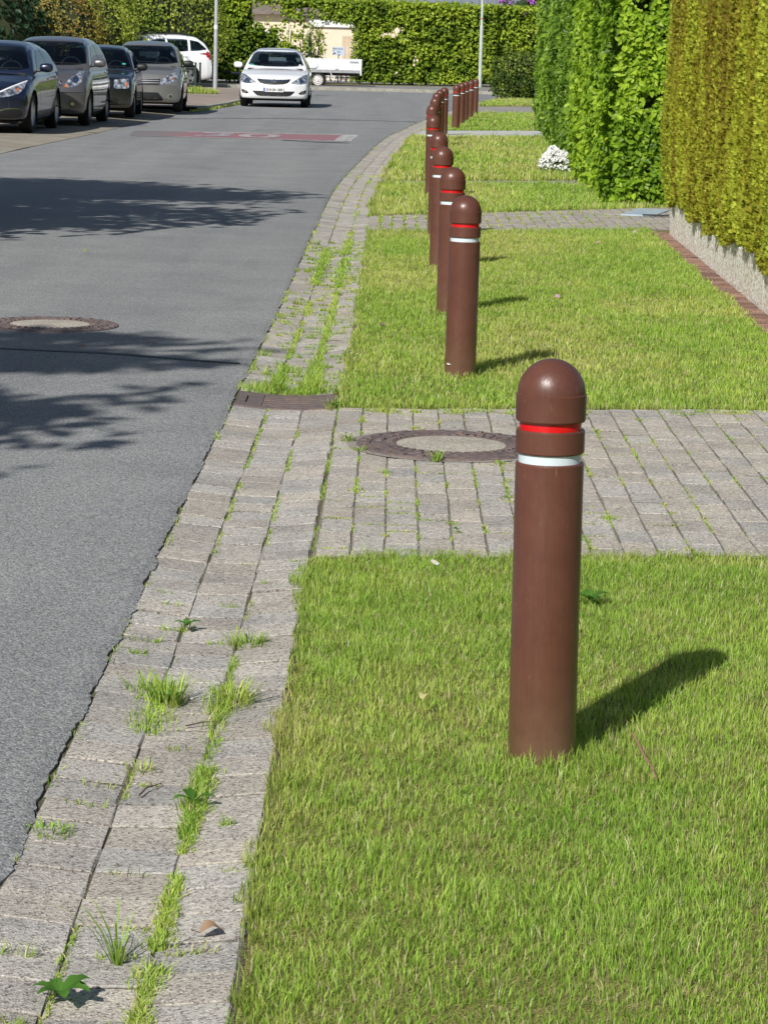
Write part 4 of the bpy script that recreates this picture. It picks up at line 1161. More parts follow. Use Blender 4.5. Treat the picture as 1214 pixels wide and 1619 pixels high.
blob_shrub('clipped_bush', 'dark green clipped bush on the grass at the street corner', 'bush', (4.25, 88.2), (1.02, .95, .78), 7500, .085, [(.025, .055, .010), (.06, .11, .015), (.13, .19, .025), (.26, .32, .05)], 61, boxy=3.6)
rh = blob_shrub('rhododendron', 'rhododendron with purple flower trusses showing above the far hedge', 'shrub', (6.0, 115.5), (2.0, 1.2, 2.15), 2600, .16, [(.015, .05, .015), (.04, .10, .03)], 62)
r_ = np.random.default_rng(9); n_ = 900
cc = r_.normal(0, 1, (60, 3)); cc /= np.linalg.norm(cc, axis=1)[:, None]; cc[:, 2] = np.abs(cc[:, 2]); cc[:, 1] = -np.abs(cc[:, 1])
pp = cc[r_.integers(0, 60, n_)] * (2.0, 1.2, 2.15) + (0, 0, 2.15) + r_.normal(0, .07, (n_, 3))
leaves_mesh('blossoms', pp, np.tile((0, -.7, .6), (n_, 1)), np.full(n_, .12), leaf_cols(n_, [(.34, .08, .40), (.52, .20, .60)], 4), M_PETAL, rh, 12, 0, width=.95)

PAL_YG = [(.10, .15, .018), (.22, .29, .03), (.38, .44, .06), (.52, .55, .12)]
blob_shrub('dark_laurel', 'dark glossy evergreen shrub behind the nearest parked car', 'shrub', (-11.9, 77), (1.7, 1.5, 1.75), 2600, .17, [(.008, .028, .012), (.018, .055, .022), (.05, .10, .05)], 63, mat=M_BEECH)
blob_shrub('reddish_shrub', 'shrub with reddish brown new growth above the grey minivan', 'shrub', (-10.1, 79.0), (1.5, 1.2, 1.75), 8500, .075, [(.14, .11, .02), (.28, .21, .045), (.33, .33, .05), (.42, .22, .08)], 64)
blob_shrub('wispy_shrub', 'loose yellow green shrub behind the third parked car', 'shrub', (-9.9, 82.0), (1.9, 1.3, 1.65), 12000, .075, PAL_YG, 65)
blob_shrub('overgrown_bush', 'tall overgrown yellow green bush behind the parked cars', 'bush', (-11.0, 86.0), (2.8, 1.3, 2.35), 15000, .085, PAL_YG, 66)
blob_shrub('garden_bush', 'light green bush covering the left end of the long hedge', 'bush', (-8.6, 97.6), (2.6, 1.2, 2.25), 12000, .10, PAL_YG, 67)
mbx = MB(); rt = thing('backing_hedge', 'dense dark hedge closing the view behind the shrubs on the left', 'hedge', (-14, 92, 0))
rr_ = np.random.default_rng(70); n_ = 11000
P_ = np.c_[-6 + 12 * rr_.random(n_), -.2 + .4 * rr_.random(n_), 3.9 * rr_.random(n_)]
leaves_mesh('foliage', P_, np.tile((-.2, -.8, .5), (n_, 1)), .12 * (.7 + .6 * rr_.random(n_)), leaf_cols(n_, [(.07, .11, .015), (.18, .26, .03), (.34, .40, .05)], 71, .4, vnoise(P_[:, 0], P_[:, 2], 1.3, 5)), M_FAR, rt, 72)
mbx.box(-6, 6, .15, 1.2, 0, 3.8); mbx.build('twiggy_core', M_TWIG, rt)

# ------------------------------------------------------------------ houses beyond the hedge
M_CREAM = simple('cream_render', (.78, .66, .50), .9, noise=.05, nscale=2, bump=.2, bscale=60)
M_WHITEWOOD = simple('white_paintwork', (.80, .80, .80), .6, noise=.04, nscale=3)
M_BROWNROOF = brickpave_mat('brown_roof_tiles', (.20, .165, .15), (.24, .20, .18), (.10, .08, .07), 4.0)
M_SLATE = simple('grey_roof_cladding', (.17, .19, .22), .6, noise=.12, nscale=3)
M_DARK = simple('dark_opening', (.02, .022, .025), .4)
h = thing('garden_house', 'cream rendered house with brown hipped roof glimpsed through the hedge', 'house', (-6.2, 122, 0))
mb = MB(); mb.box(-3.4, 4.3, 0, 7, 0, 2.95); mb.build('wall', M_CREAM, h)
mb = MB(); V = [(-3.8, -.4, 2.95), (4.7, -.4, 2.95), (4.7, 7.4, 2.95), (-3.8, 7.4, 2.95), (-.5, 3.4, 5.2), (1.5, 3.4, 5.2)]
mb.add(V, [(0, 1, 5, 4), (2, 3, 4, 5), (3, 2, 1, 0)], [(1, 2, 5), (3, 0, 4)]); mb.build('roof', M_BROWNROOF, h)
for wx in (-2.2, .2, 2.6):
    f = MB(); f.box(wx - .55, wx + .55, -.03, .05, 1.0, 2.2); fo = f.build('window', M_WHITEWOOD, h)
    g = MB(); g.box(wx - .47, wx + .47, -.045, -.032, 1.08, 2.12); g.build('pane', simple('window_pane', (.03, .04, .05), .08), fo)
g = thing('garage', 'flat roofed cream garage with white fascia seen through the gateway', 'garage', (-2.4, 115.5, .1))
mb = MB(); mb.box(-1.3, 1.2, 0, 5, 0, 2.30); mb.build('wall', M_CREAM, g)
mb = MB(); mb.box(-1.42, 1.32, -.12, 5.1, 2.30, 2.66); mb.build('fascia', M_WHITEWOOD, g)
mb = MB(); mb.box(-1.5, 1.4, -.2, 5.2, 2.66, 2.74); mb.build('roof', M_DARK, g)
mb = MB(); mb.box(-.75, -.55, -.16, -.125, 2.42, 2.55); mb.build('house_number_plate', simple('plate_grey', (.25, .25, .25), .5), g)
mb = MB(); mb.box(.02, 1.1, -.03, -.005, .05, 1.95)
for k in range(6): mb.box(.04 + k * .175, .17 + k * .175, -.05, -.03, .08, 1.92)
mb.build('door', simple('cream_door', (.62, .50, .36), .7, noise=.1, nscale=4), g)
hs = thing('grey_roofed_house', 'house with long grey ribbed roof rising above the far hedge', 'house', (2.2, 128, 0))
mb = MB(); mb.box(-3.4, 5.5, 0, 8, 0, 3.6); mb.build('wall', M_CREAM, hs)
mb = MB(); V = [(-3.0, -.5, 3.55), (6.0, -.5, 3.55), (6.0, 4, 7.2), (-3.6, 4, 7.2), (6.0, 8.5, 3.5), (-4.0, 8.5, 3.5)]
mb.add(V, [(0, 1, 2, 3), (3, 2, 4, 5)], [(0, 3, 5), (1, 4, 2)])
for k in range(22):
    xx = -2.9 + k * .42; mb.box(xx, xx + .035, 0, 5.8, 0, .03, M=Matrix.Translation((0, -.5, 3.56)) @ Matrix.Rotation(math.atan2(3.65, 4.5), 4, 'X'))
mb.build('roof', M_SLATE, hs)

# white picket gate and sign in the gateway
pg = thing('picket_gate', 'white slatted gate standing in the hedge gateway behind the trailer', 'gate', (-2.6, 108.2, .1))
mb = MB(); mb.box(-1.2, 1.05, .02, .05, .18, .26); mb.box(-1.2, 1.05, .02, .05, .72, .80)
for k in range(11): mb.box(-1.15 + k * .21, -1.06 + k * .21, -.005, .018, .04, .92)
mb.build('slat_panel', M_WHITEWOOD, pg)
for sx in (-1.28, 1.12):
    mb = MB(); mb.box(sx - .06, sx + .06, -.02, .10, -.1, 1.05); mb.build('post', M_WHITEWOOD, pg)
sg = thing('notice_sign', 'pale blue notice board on a post in the hedge gateway', 'sign', (-2.35, 108.0, .1))
mb = MB(); mb.box(-.03, .03, .0, .04, -.1, 1.2); mb.build('post', simple('grey_post', (.35, .36, .37), .6), sg)
mb = MB(); mb.box(-.25, .25, -.025, -.002, 1.12, 1.46); sb_ = mb.build('board', simple('pale_blue_board', (.55, .64, .78), .5), sg)
M_GREYTXT = simple('grey_lettering', (.16, .18, .22), .6)
mb = MB()
for (a, b_, zz) in ((-.17, -.06, 1.36), (-.03, .06, 1.36), (.08, .17, 1.36), (-.06, .07, 1.24)): mb.box(a, b_, -.031, -.026, zz, zz + .035)
mb.build('lettering', M_GREYTXT, sg)
bs = blob_shrub('flowering_shrub', 'thin straggly shrub with pale blossom beside the gateway', 'shrub', (-3.35, 107.0), (.55, .5, 1.25), 900, .09, [(.09, .14, .02), (.25, .28, .05), (.50, .38, .34)], 68)
for ch in list(bs.children):
    if ch.name.startswith('twiggy'): bpy.data.objects.remove(ch)

# ------------------------------------------------------------------ lamp posts, fence
def lamp_post(loc, label, col, prof, rings, rough, metal):
    t = thing('street_lamp', label, 'lamp post', loc)
    m = simple('lamp_paint', col, rough, metal, noise=.12, nscale=9)
    mb = MB(); mb.lathe(prof, 20); mb.build('pole', m, t, angle=40)
    top = prof[-1][1]
    mb = MB(); mb.tube((0, 0, top - .02), (0, 0, top + .05), .05, .07, 16); mb.tube((0, 0, top + .05), (0, 0, top + .28), .16, .24, 20); mb.build('lantern', simple('lantern_glass', (.75, .75, .72), .3), t, angle=40)
    mb = MB(); mb.lathe([(.26, top + .281), (.2, top + .36), (.001, top + .40)], 20); mb.build('lamp_cap', m, t, angle=40)
    for (r_, z0, z1, c) in rings:
        mb = MB(); mb.lathe([(r_, z0), (r_ + .003, z0 + .003), (r_ + .003, z1 - .003), (r_, z1)], 20); mb.build('band', simple('band_colour', c, .5), t, angle=40)
lamp_post((-5.42, 79.2, .1), 'galvanised grey lamp post with white sticker band on the left pavement', (.46, .48, .50),
          [(.0685, -.1), (.066, 1.0), (.060, 2.02), (.058, 2.05), (.045, 5.0)], [(.0605, 1.90, 2.03, (.75, .75, .75))], .45, .3)
lamp_post((3.42, 106.2, .1), 'pale grey green lamp post in front of the far hedge', (.50, .56, .50),
          [(.076, -.1), (.075, 2.32), (.073, 2.40), (.052, 2.52), (.045, 5.2)], [(.0535, 2.70, 2.74, (.55, .08, .06))], .5, .15)
ft = thing('mesh_fence', 'low dark green wire mesh fence with round posts beside the lamp post', 'fence', (-5.95, 78.6, .1), .0)
M_FENCE = simple('dark_green_fence', (.035, .055, .052), .5, noise=.2, nscale=5)
for (px, py) in ((-.02, 0), (-.35, .05), (.085, .4), (-1.6, .2)):
    mb = MB(); mb.tube((px, py, -.1), (px, py, .88), .030, .030, 10); mb.lathe([(.034, .88), (.034, .90), (.001, .915)], 10, Matrix.Translation((px, py, 0))); mb.build('post', M_FENCE, ft)
mb = MB()
for k in range(26): mb.tube((-1.6 + k * .0632, .2 - .2 * k / 25, .05), (-1.6 + k * .0632, .2 - .2 * k / 25, .84), .008, n=5, caps=False)
for k in range(10): mb.tube((-1.6, .2, .06 + k * .085), (-.02, 0, .06 + k * .085), .008, n=5, caps=False)
mb.build('mesh_panel', M_FENCE, ft)
r_ = np.random.default_rng(15); n_ = 2200
xx = -7.6 + 2.3 * r_.random(n_); yy = 78.3 + r_.normal(0, .25, n_); hh = .10 + .28 * r_.random(n_) * vnoise(xx, yy, 2, 4)
tag(blades_mesh('tall_grass', xx, yy, np.full(n_, .10), hh, np.full(n_, .02), grass_cols(xx, yy, 16, .1), seed=17), 'tufts of tall grass at the foot of the mesh fence', 'grass', None, 'stuff')
n_ = 900; yy = 60.6 + 12 * r_.random(n_); xx = np.interp(yy, [p[1] for p in L_PTS[:11]], [p[0] for p in L_PTS[:11]]) + .02 + r_.normal(0, .03, n_)
tag(blades_mesh('kerb_grass', xx, yy, np.zeros(n_), .03 + .07 * r_.random(n_), np.full(n_, .018), grass_cols(xx, yy, 18, .15), seed=19), 'sparse grass growing along the left kerb', 'grass', None, 'stuff')
# ------------------------------------------------------------------ cars
def paint_mat(name, col, metal=0.0, rough=.28, flake=.0):
    m, nt, out = new_mat(name)
    b = N(nt, 'ShaderNodeBsdfPrincipled', Roughness=rough, Metallic=metal)
    b.inputs['Coat Weight'].default_value = 1.0; b.inputs['Coat Roughness'].default_value = .03
    tc = N(nt, 'ShaderNodeTexCoord'); sx = N(nt, 'ShaderNodeSeparateXYZ'); nt.links.new(tc.outputs['Object'], sx.inputs[0])
    n = N(nt, 'ShaderNodeTexNoise', Scale=3.0, Detail=6.0); nt.links.new(tc.outputs['Object'], n.inputs['Vector'])
    # road dust gathering on the sills
    mr = N(nt, 'ShaderNodeMapRange'); mr.inputs[1].default_value = .15; mr.inputs[2].default_value = .65; mr.inputs[3].default_value = .30; mr.inputs[4].default_value = 0
    nt.links.new(sx.outputs[2], mr.inputs[0])
    mu = N(nt, 'ShaderNodeMath', operation='MULTIPLY'); nt.links.new(mr.outputs[0], mu.inputs[0]); nt.links.new(n.outputs[0], mu.inputs[1])
    c = mixc(nt, col, (.30, .27, .22), mu.outputs[0])
    nt.links.new(c, b.inputs['Base Color']); nt.links.new(b.outputs[0], out.inputs[0]); return m

def glass_mat():
    m, nt, out = new_mat('car_glass')
    t = N(nt, 'ShaderNodeBsdfTransparent'); t.inputs[0].default_value = (.34, .41, .43, 1)
    g = N(nt, 'ShaderNodeBsdfGlossy', Roughness=.02); g.inputs[0].default_value = (.9, .95, 1, 1)
    f = N(nt, 'ShaderNodeFresnel', IOR=1.55)
    mx = N(nt, 'ShaderNodeMixShader'); nt.links.new(f.outputs[0], mx.inputs[0]); nt.links.new(t.outputs[0], mx.inputs[1]); nt.links.new(g.outputs[0], mx.inputs[2])
    nt.links.new(mx.outputs[0], out.inputs[0]); return m
M_GLASS = glass_mat()
M_STEER = simple('steering_wheel_grey', (.06, .06, .062), .5)
M_TYRE = simple('tyre_rubber', (.014, .014, .015), .8, noise=.3, nscale=20, spec=.3)
M_RIM = simple('alloy_rim', (.55, .56, .57), .3, .8)
M_RIMD = simple('dull_rim', (.42, .43, .44), .45, .5)
M_BLACKP = simple('black_trim', (.013, .013, .014), .5)
M_LINER = simple('wheel_arch_liner', (.006, .006, .006), .9)
M_CHROME = simple('chrome', (.72, .73, .75), .12, 1.0)
M_ORANGE = simple('amber_indicator', (.55, .16, .04), .2, coat=.6)
M_REDLAMP = simple('red_tail_lamp', (.50, .008, .010), .15, coat=1.0)
M_PLATE = simple('white_number_plate', (.78, .78, .76), .4)
M_BLUE = simple('blue_plate_strip', (.02, .06, .45), .4)
M_PTXT = simple('black_plate_letters', (.02, .02, .02), .5)
M_SEAT = simple('dark_upholstery', (.02, .02, .022), .9)
M_STICK = simple('green_sticker', (.05, .40, .28), .5)
def lamp_mat():
    m, nt, out = new_mat('headlamp_glass')
    tc = N(nt, 'ShaderNodeTexCoord'); v = N(nt, 'ShaderNodeTexVoronoi', Scale=13.0); nt.links.new(tc.outputs['Object'], v.inputs['Vector'])
    r = ramp(nt, v.outputs['Distance'], [(.15, (.85, .88, .92)), (.45, (.42, .46, .52)), (.75, (.10, .11, .13))])
    b = N(nt, 'ShaderNodeBsdfPrincipled', Roughness=.18, Metallic=.5); nt.links.new(r.outputs[0], b.inputs['Base Color'])
    b.inputs['Coat Weight'].default_value = 1; b.inputs['Coat Roughness'].default_value = .02
    nt.links.new(b.outputs[0], out.inputs[0]); return m
M_LAMP = lamp_mat()

def cr(vals, n):
    """smooth resample of a list of vectors"""
    A = np.array(vals, float); A = A[:, None] if A.ndim == 1 else A
    k = len(A); t = np.linspace(0, k - 1, n); i = np.minimum(t.astype(int), k - 2); f = (t - i)[:, None]
    g = lambda j: A[np.clip(j, 0, k - 1)]
    a, b, c, d = g(i - 1), g(i), g(i + 1), g(i + 2)
    a = np.where((i == 0)[:, None], 2 * b - c, a); d = np.where((i == k - 2)[:, None], 2 * c - b, d)
    return .5 * (2 * b + (c - a) * f + (2 * a - 5 * b + 4 * c - d) * f ** 2 + (3 * b - a - 3 * c + d) * f ** 3)

class CarShape: pass
def make_car(name, label, cat, p, paint, group=None):
    """local frame: nose towards -y, front axle at y=0, ground z=0"""
    root = thing(name, label, cat, (p['x'], p['y'], p['z']), p['yaw'], group)
    W, L, fo, wb_, R = p['W'], p['L'], p['fo'], p['wb'], p['R']
    # ---- lower body loft
    yy = np.interp(np.linspace(0, 1, 120), np.linspace(0, 1, len(p['deck'])), [d[0] for d in p['deck']])
    ys = np.unique(np.concatenate([np.linspace(0, .3, 16), np.linspace(.3, L - .3, 150), np.linspace(L - .3, L, 16)]))
    dz = np.interp(ys, [d[0] for d in p['deck']], [d[1] for d in p['deck']])
    ker = np.array([1, 2, 3, 2, 1.]) / 9; pad = np.r_[[dz[0]] * 2, dz, [dz[-1]] * 2]; dz = np.convolve(pad, ker, 'valid')
    zb = np.interp(ys, [0, .05, .4, L - .4, L - .05, L], [p['nose'], p['nose'] - .08, p['gc'], p['gc'], p['gc'] + .06, p['gc'] + .16])
    wd = np.interp(ys, [0, .12, .4, .9, L - .8, L - .2, L], [W * .93, W * .96, W * .985, W, W, W * .97, W * .92])
    NS = 36; rows = []
    for y, z1, z0, w in zip(ys, dz, zb, wd):
        h = z1 - z0
        sec = [(0, z0), (w * .5, z0), (w * .86, z0), (w * .965, z0 + .10 * h), (w * .995, z0 + .34 * h), (w, z0 + .58 * h), (w * .985, z0 + .80 * h), (w * .935, z0 + .94 * h), (w * .80, z0 + .995 * h), (w * .45, z1 + .018), (0, z1 + .026)]
        s = cr(sec, NS); s[:, 0] = np.maximum(s[:, 0], 0)
        nose = np.interp(y, [0, .9], [p['curve'], 0.]); tail = np.interp(y, [L - .7, L], [0, -p['curve'] * .6])
        rows.append(np.c_[s[:, 0], np.full(NS, y) + (nose + tail) * np.abs(s[:, 0] / W) ** 2.4, s[:, 1]])
    rows = np.array(rows); ny = len(ys)
    arch_r = R + .065
    def strip_side(sg):
        V = rows.copy(); V[:, :, 0] *= sg; V[:, :, 1] -= fo
        V = V.reshape(-1, 3); Q = []
        dead = np.zeros(len(V), bool)
        for yw in (0, wb_):
            dead |= (np.hypot(V[:, 1] - yw, V[:, 2] - R) < arch_r) & (np.abs(V[:, 0]) > W * .55)
        moved = {}
        for a in range(ny - 1):
            for b in range(NS - 1):
                q = (a * NS + b, (a + 1) * NS + b, (a + 1) * NS + b + 1, a * NS + b + 1)
                nd = sum(dead[list(q)])
                if nd == 4: continue
                Q.append(q if sg < 0 else q[::-1])
        for q in Q:
            for v in q:
                if dead[v]:
                    yw = 0 if abs(V[v, 1]) < abs(V[v, 1] - wb_) else wb_
                    d = V[v, 1:] - (yw, R); l = np.hypot(*d) + 1e-6
                    if d[1] > 0: moved[v] = np.array((yw, R)) + d / l * arch_r
                    else: moved[v] = np.array((yw + math.copysign(math.sqrt(max(0, arch_r ** 2 - d[1] ** 2)), d[0]), V[v, 2]))
        for v, c in moved.items(): V[v, 1:] = c
        return V, Q
    body = MB()
    for sg in (-1, 1):
        V, Q = strip_side(sg); body.add(V, Q)
        for e in (0, ny - 1):     # close nose and tail
            V2 = rows[e].copy(); V2[:, 0] *= sg; V2[:, 1] -= fo
            cvv = p['curve'] if e == 0 else -p['curve'] * .6; y00 = ys[e] - fo
            KC = 13; VV = []
            for kf in range(KC):
                xs = V2[:, 0] * (1 - kf / (KC - 1)); VV.append(np.c_[xs, y00 + cvv * np.abs(xs / W) ** 2.4, V2[:, 2]])
            VV = np.concatenate(VV); QQ = []
            for kf in range(KC - 1):
                for b in range(NS - 1):
                    m = kf * NS; q = (m + b, m + b + 1, m + NS + b + 1, m + NS + b); QQ.append(q if (sg > 0) == (e == 0) else q[::-1])
            body.add(VV, QQ)
    # ---- cabin loft
    cab = p['cabin']; ycs = np.linspace(cab[0][0], cab[-1][0], 90)
    zr = np.interp(ycs, [c[0] for c in cab], [c[1] for c in cab])
    pad = np.r_[[zr[0]] * 3, zr, [zr[-1]] * 3]; zr = np.convolve(pad, np.array([1, 2, 3, 4, 3, 2, 1.]) / 16, 'valid')
    zbelt = np.interp(ycs, [d[0] for d in p['deck']], [d[1] for d in p['deck']]) - .05
    zmax = zr.max(); rows2 = []; NC = 26
    for y, z1, z0 in zip(ycs, zr, zbelt):
        h = max(z1 - z0, .02); w0 = W * p.get('shoulder', .935); tw = p['tumble'] * h / (zmax - z0)
        wt = w0 - tw; k = min(1, h / .3)
        sec = [(w0, z0), (w0 - tw * .35, z0 + .45 * h), (w0 - tw * .78, z0 + .82 * h), (wt - .012 * k, z1 - .05 * k), (wt - .055 * k, z1 - .010 * k), (wt * .72, z1 + .018), (wt * .35, z1 + .034), (0, z1 + .038)]
        s = cr(sec, NC); s[:, 0] = np.maximum(s[:, 0], 0); f = np.interp(y, [cab[0][0], cab[0][0] + .9, cab[-1][0] - .6, cab[-1][0]], [1, .0, 0, -1.0])
        rows2.append(np.c_[s[:, 0], y + f * p['wcurve'] * (s[:, 0] / W) ** 2 - fo, s[:, 1]])
    rows2 = np.array(rows2); nc = len(ycs)
    for sg in (-1, 1):
        V = rows2.copy(); V[:, :, 0] *= sg; V = V.reshape(-1, 3)
        Q = [((a * NC + b), (a + 1) * NC + b, (a + 1) * NC + b + 1, a * NC + b + 1) for a in range(nc - 1) for b in range(NC - 1)]
        body.add(V, [q if sg < 0 else q[::-1] for q in Q])
    bo = body.build('body', paint, root, smooth=True)
    bm = bmesh.new(); bm.from_mesh(bo.data); bmesh.ops.remove_doubles(bm, verts=bm.verts, dist=.0005); bmesh.ops.recalc_face_normals(bm, faces=bm.faces)
    for e in bm.edges: e.smooth = not (len(e.link_faces) == 2 and e.calc_face_angle(0) > .75)
    bm.to_mesh(bo.data); bvh = BVHTree.FromBMesh(bm); bm.free()
    # ---- panels laid on the body by projection
    def panel(nm, cols, mat, view='front', m=8, off=.004, sub=None, n=14, par=None):
        """cols: (u, v_low, v_high) columns in the front (x,z) or side (y,z) view"""
        A = np.array(cols, float); us = np.interp(np.linspace(0, 1, n), np.linspace(0, 1, len(A)), A[:, 0])
        order = np.argsort(A[:, 0]); lo = np.interp(us, A[order, 0], A[order, 1]); hi = np.interp(us, A[order, 0], A[order, 2])
        V = []; 
        for u, a, b in zip(us, lo, hi):
            for k in range(m):
                v = a + (b - a) * k / (m - 1)
                if view == 'front': o, d = Vector((u + .0013, -6, v)), Vector((0, 1, 0))
                elif view == 'rear': o, d = Vector((u + .0013, 9, v)), Vector((0, -1, 0))
                elif view == 'left': o, d = Vector((4, u, v)), Vector((-1, 0, 0))
                else: o, d = Vector((-4, u, v)), Vector((1, 0, 0))
                hit, nr, _, _ = bvh.ray_cast(o, d)
                if hit is None: hit, nr = (V[-1] if V else o + d * 5), -d; V.append(Vector(hit)); continue
                if nr.dot(d) > 0: nr = -nr
                V.append(hit + nr * off)
        Q = [(i * m + k, (i + 1) * m + k, (i + 1) * m + k + 1, i * m + k + 1) for i in range(n - 1) for k in range(m - 1)]
        if view in ('rear', 'left'): pass
        return mesh_np(nm, [tuple(v) for v in V], Q, None, None, mat, par or root, True)
    holes = []
    def cut_holes():
        bm = bmesh.new(); bm.from_mesh(bo.data); kill = []
        for f in bm.faces:
            c = f.calc_center_median(); nr = f.normal
            for view, us, lo, hi in holes:
                if view == 'front' and (nr.y > -.18 or c.y > wb_ * .62 or c.z < lo.min()): continue
                if view == 'rear' and (nr.y < .12 or c.y < wb_ * .5): continue
                if view == 'left' and nr.x < .35: continue
                if view == 'right' and nr.x > -.35: continue
                ok = True
                for v in f.verts:
                    u = v.co.x if view in ('front', 'rear') else v.co.y
                    if u < us[0] + .006 or u > us[-1] - .006: ok = False; break
                    if not (np.interp(u, us, lo) + .004 < v.co.z < np.interp(u, us, hi) - .004): ok = False; break
                if ok: kill.append(f); break
        bmesh.ops.delete(bm, geom=kill, context='FACES'); bm.to_mesh(bo.data); bm.free()
    def glass(nm, cols, view, m=8, n=16):
        A = np.array(cols, float); od = np.argsort(A[:, 0]); holes.append((view, A[od, 0], A[od, 1], A[od, 2]))
        return panel(nm, cols, M_GLASS, view, m=m, n=n)
    H = CarShape(); H.panel = panel; H.root = root; H.W = W; H.bvh = bvh; H.p = p
    # ---- wheels and dark arches
    mb = MB()
    for yw in (0, wb_):
        for sg in (-1, 1):
            V = []; K = 20
            for k in range(K + 1):
                a = math.pi * (-.12 + 1.24 * k / K)
                V += [(sg * (W - .012), yw + math.cos(a) * (arch_r + .004), R + math.sin(a) * (arch_r + .004)), (sg * (W - .34), yw + math.cos(a) * (arch_r + .004), R + math.sin(a) * (arch_r + .004))]
            mb.add(V, [(2 * k, 2 * k + 2, 2 * k + 3, 2 * k + 1) for k in range(K)])
            V = [(sg * (W - .34), yw, R)] + [V[2 * k + 1] for k in range(K + 1)]
            mb.add(V, (), [(0, k + 1, k + 2) for k in range(K)])
    mb.box(-W * .86, W * .86, .3 - fo, L - .3 - fo, p['gc'] - .02, p['gc'] + .02)
    mb.build('wheel_arch_liner', M_LINER, root)
    tw = .205
    for yw in (0, wb_):
        for sg in (-1, 1):
            wl = empty('wheel', (sg * (W - .125), yw, R), 0, root)
            RX = Matrix.Rotation(sg * math.pi / 2, 4, 'Y')
            t = MB(); t.lathe([(R * .66, -tw / 2 + .01), (R * .70, -tw / 2), (R * .93, -tw / 2 + .004), (R * .985, -tw / 2 + .025), (R, -tw / 2 + .05), (R, tw / 2 - .05), (R * .985, tw / 2 - .025), (R * .93, tw / 2 - .004), (R * .70, tw / 2), (R * .66, tw / 2 - .01)], 40, RX)
            t.build('tyre', M_TYRE, wl, angle=40)
            rm = MB(); rm.lathe([(R * .67, tw / 2 - .012), (R * .64, tw / 2 - .006), (R * .60, tw / 2 - .03), (R * .58, -.02)], 36, RX)
            rm.lathe([(R * .16, tw / 2 - .03), (R * .13, tw / 2 - .018), (.001, tw / 2 - .016)], 16, RX)
            ns = p.get('spokes', 5)
            for k in range(ns):
                M4 = RX @ Matrix.Rotation(2 * math.pi * k / ns, 4, 'Z')
                sw = .036 * R / .3 * 5 / max(ns, 5) * 1.3
                rm.box(R * .10, R * .62, -sw, sw, tw / 2 - .055, tw / 2 - .022, M=M4)
            rm.build('rim', p.get('rim', M_RIM), wl, angle=40)
            dk = MB(); dk.lathe([(R * .66, .0), (.001, .0)], 24, RX); dk.build('brake_disc', M_LINER, wl)
    # ---- mirrors
    for sg in (-1, 1):
        my, mz = p['mirror']
        mr = MB(); prof = cr([(.001, -.11), (.055, -.10), (.075, -.03), (.072, .05), (.045, .095), (.001, .105)], 14)
        mr.lathe([(max(a, .0008), b) for a, b in prof], 18, Matrix.Translation((sg * (W + .085), my, mz)) @ Matrix.Rotation(math.pi / 2, 4, 'Y') @ Matrix.Diagonal((1.0, .75, 1.05, 1)))
        mi = mr.build('wing_mirror', p.get('mirror_mat', paint), root, smooth=True)
        ar = MB(); ar.tube((sg * (W * .90), my + .01, mz - .055), (sg * (W + .05), my, mz - .03), .022, .03, 8); ar.build('mirror_arm', M_BLACKP, mi)
    # ---- glass
    A = p['screen']    # (half width bottom, z bottom, half width top, z top)
    wsb, zb0, wst, zt0 = A; cols = []
    for x in np.linspace(-wsb, wsb, 15):
        q = abs(x) / wsb
        zlo = zb0 - .015 * (1 - q ** 2) + .03 * q ** 4
        zhi = zt0 + .012 * (1 - q ** 2)
        lim = (wsb - abs(x)) / max(1e-3, wsb - wst)          # slanted pillars
        zhi = min(zhi, zlo + .02 + (zt0 - zb0) * min(1, lim + .0)) if abs(x) > wst else zhi
        cols.append((x, zlo, zhi))
    ws = glass('windscreen', cols, 'front', 12, 29)
    for u0, v, l in ((-wsb * .55, zb0 + .03, .55), (wsb * .05, zb0 + .02, .55)):
        panel('wiper', [(u0, v - .006, v + .008), (u0 + l, v - .012, v + .0)], M_BLACKP, 'front', m=2, off=.016)
    for view in ('left', 'right'):
        for sp in p['side_glass']: glass('side_window', sp, view)
        for yv in p.get('seams', ()):
            panel('door_seam', [(yv - .004, p['gc'] + .16, p['seam_top']), (yv + .004, p['gc'] + .16, p['seam_top'])], M_LINER, view, m=10, n=2, off=.002)
        for yv, zv in p.get('handles', ()):
            panel('door_handle', [(yv, zv - .012, zv + .014), (yv + .17, zv - .010, zv + .016)], p.get('handle_mat', paint), view, m=3, n=5, off=.022)
    # ---- rear window, cut-outs and the cabin inside
    zb2 = zb0 + .10; zt2 = zt0 - .05; wr = wst + .04
    glass('rear_window', [(-wr, zb2, zb2 + .06), (-wr + .08, zb2, zt2), (wr - .08, zb2, zt2), (wr, zb2, zb2 + .06)], 'rear', 8, 20)
    cut_holes()
    inn = MB(); yd = cab[0][0] - fo
    inn.box(-W * .80, W * .80, yd + .12, yd + .62, .55, zb0 - .05, bev=.03)
    inn.box(-W * .84, W * .84, yd + .2, cab[-1][0] - fo - .15, .28, .34)
    inn.build('dashboard', M_SEAT, root)
    for sx in (-1, 1):
        st_ = MB(); yq = yd + 1.42
        st_.box(sx * .36 - .25, sx * .36 + .25, yq - .45, yq + .08, .34, .56, bev=.04)
        st_.box(sx * .36 - .24, sx * .36 + .24, yq - .06, yq + .06, .50, zb0 + .10, bev=.04, M=Matrix.Translation((0, yq, .5)) @ Matrix.Rotation(-.22, 4, 'X') @ Matrix.Translation((0, -yq, -.5)))
        st_.box(sx * .36 - .13, sx * .36 + .13, yq + .10, yq + .19, zb0 + .13, zb0 + .31, bev=.035)
        st_.build('front_seat', M_SEAT, root)
    st_ = MB(); yq = min(yd + 2.35, cab[-1][0] - fo - .55); st_.box(-W * .76, W * .76, yq, yq + .14, .5, zb0 + .06, bev=.04)
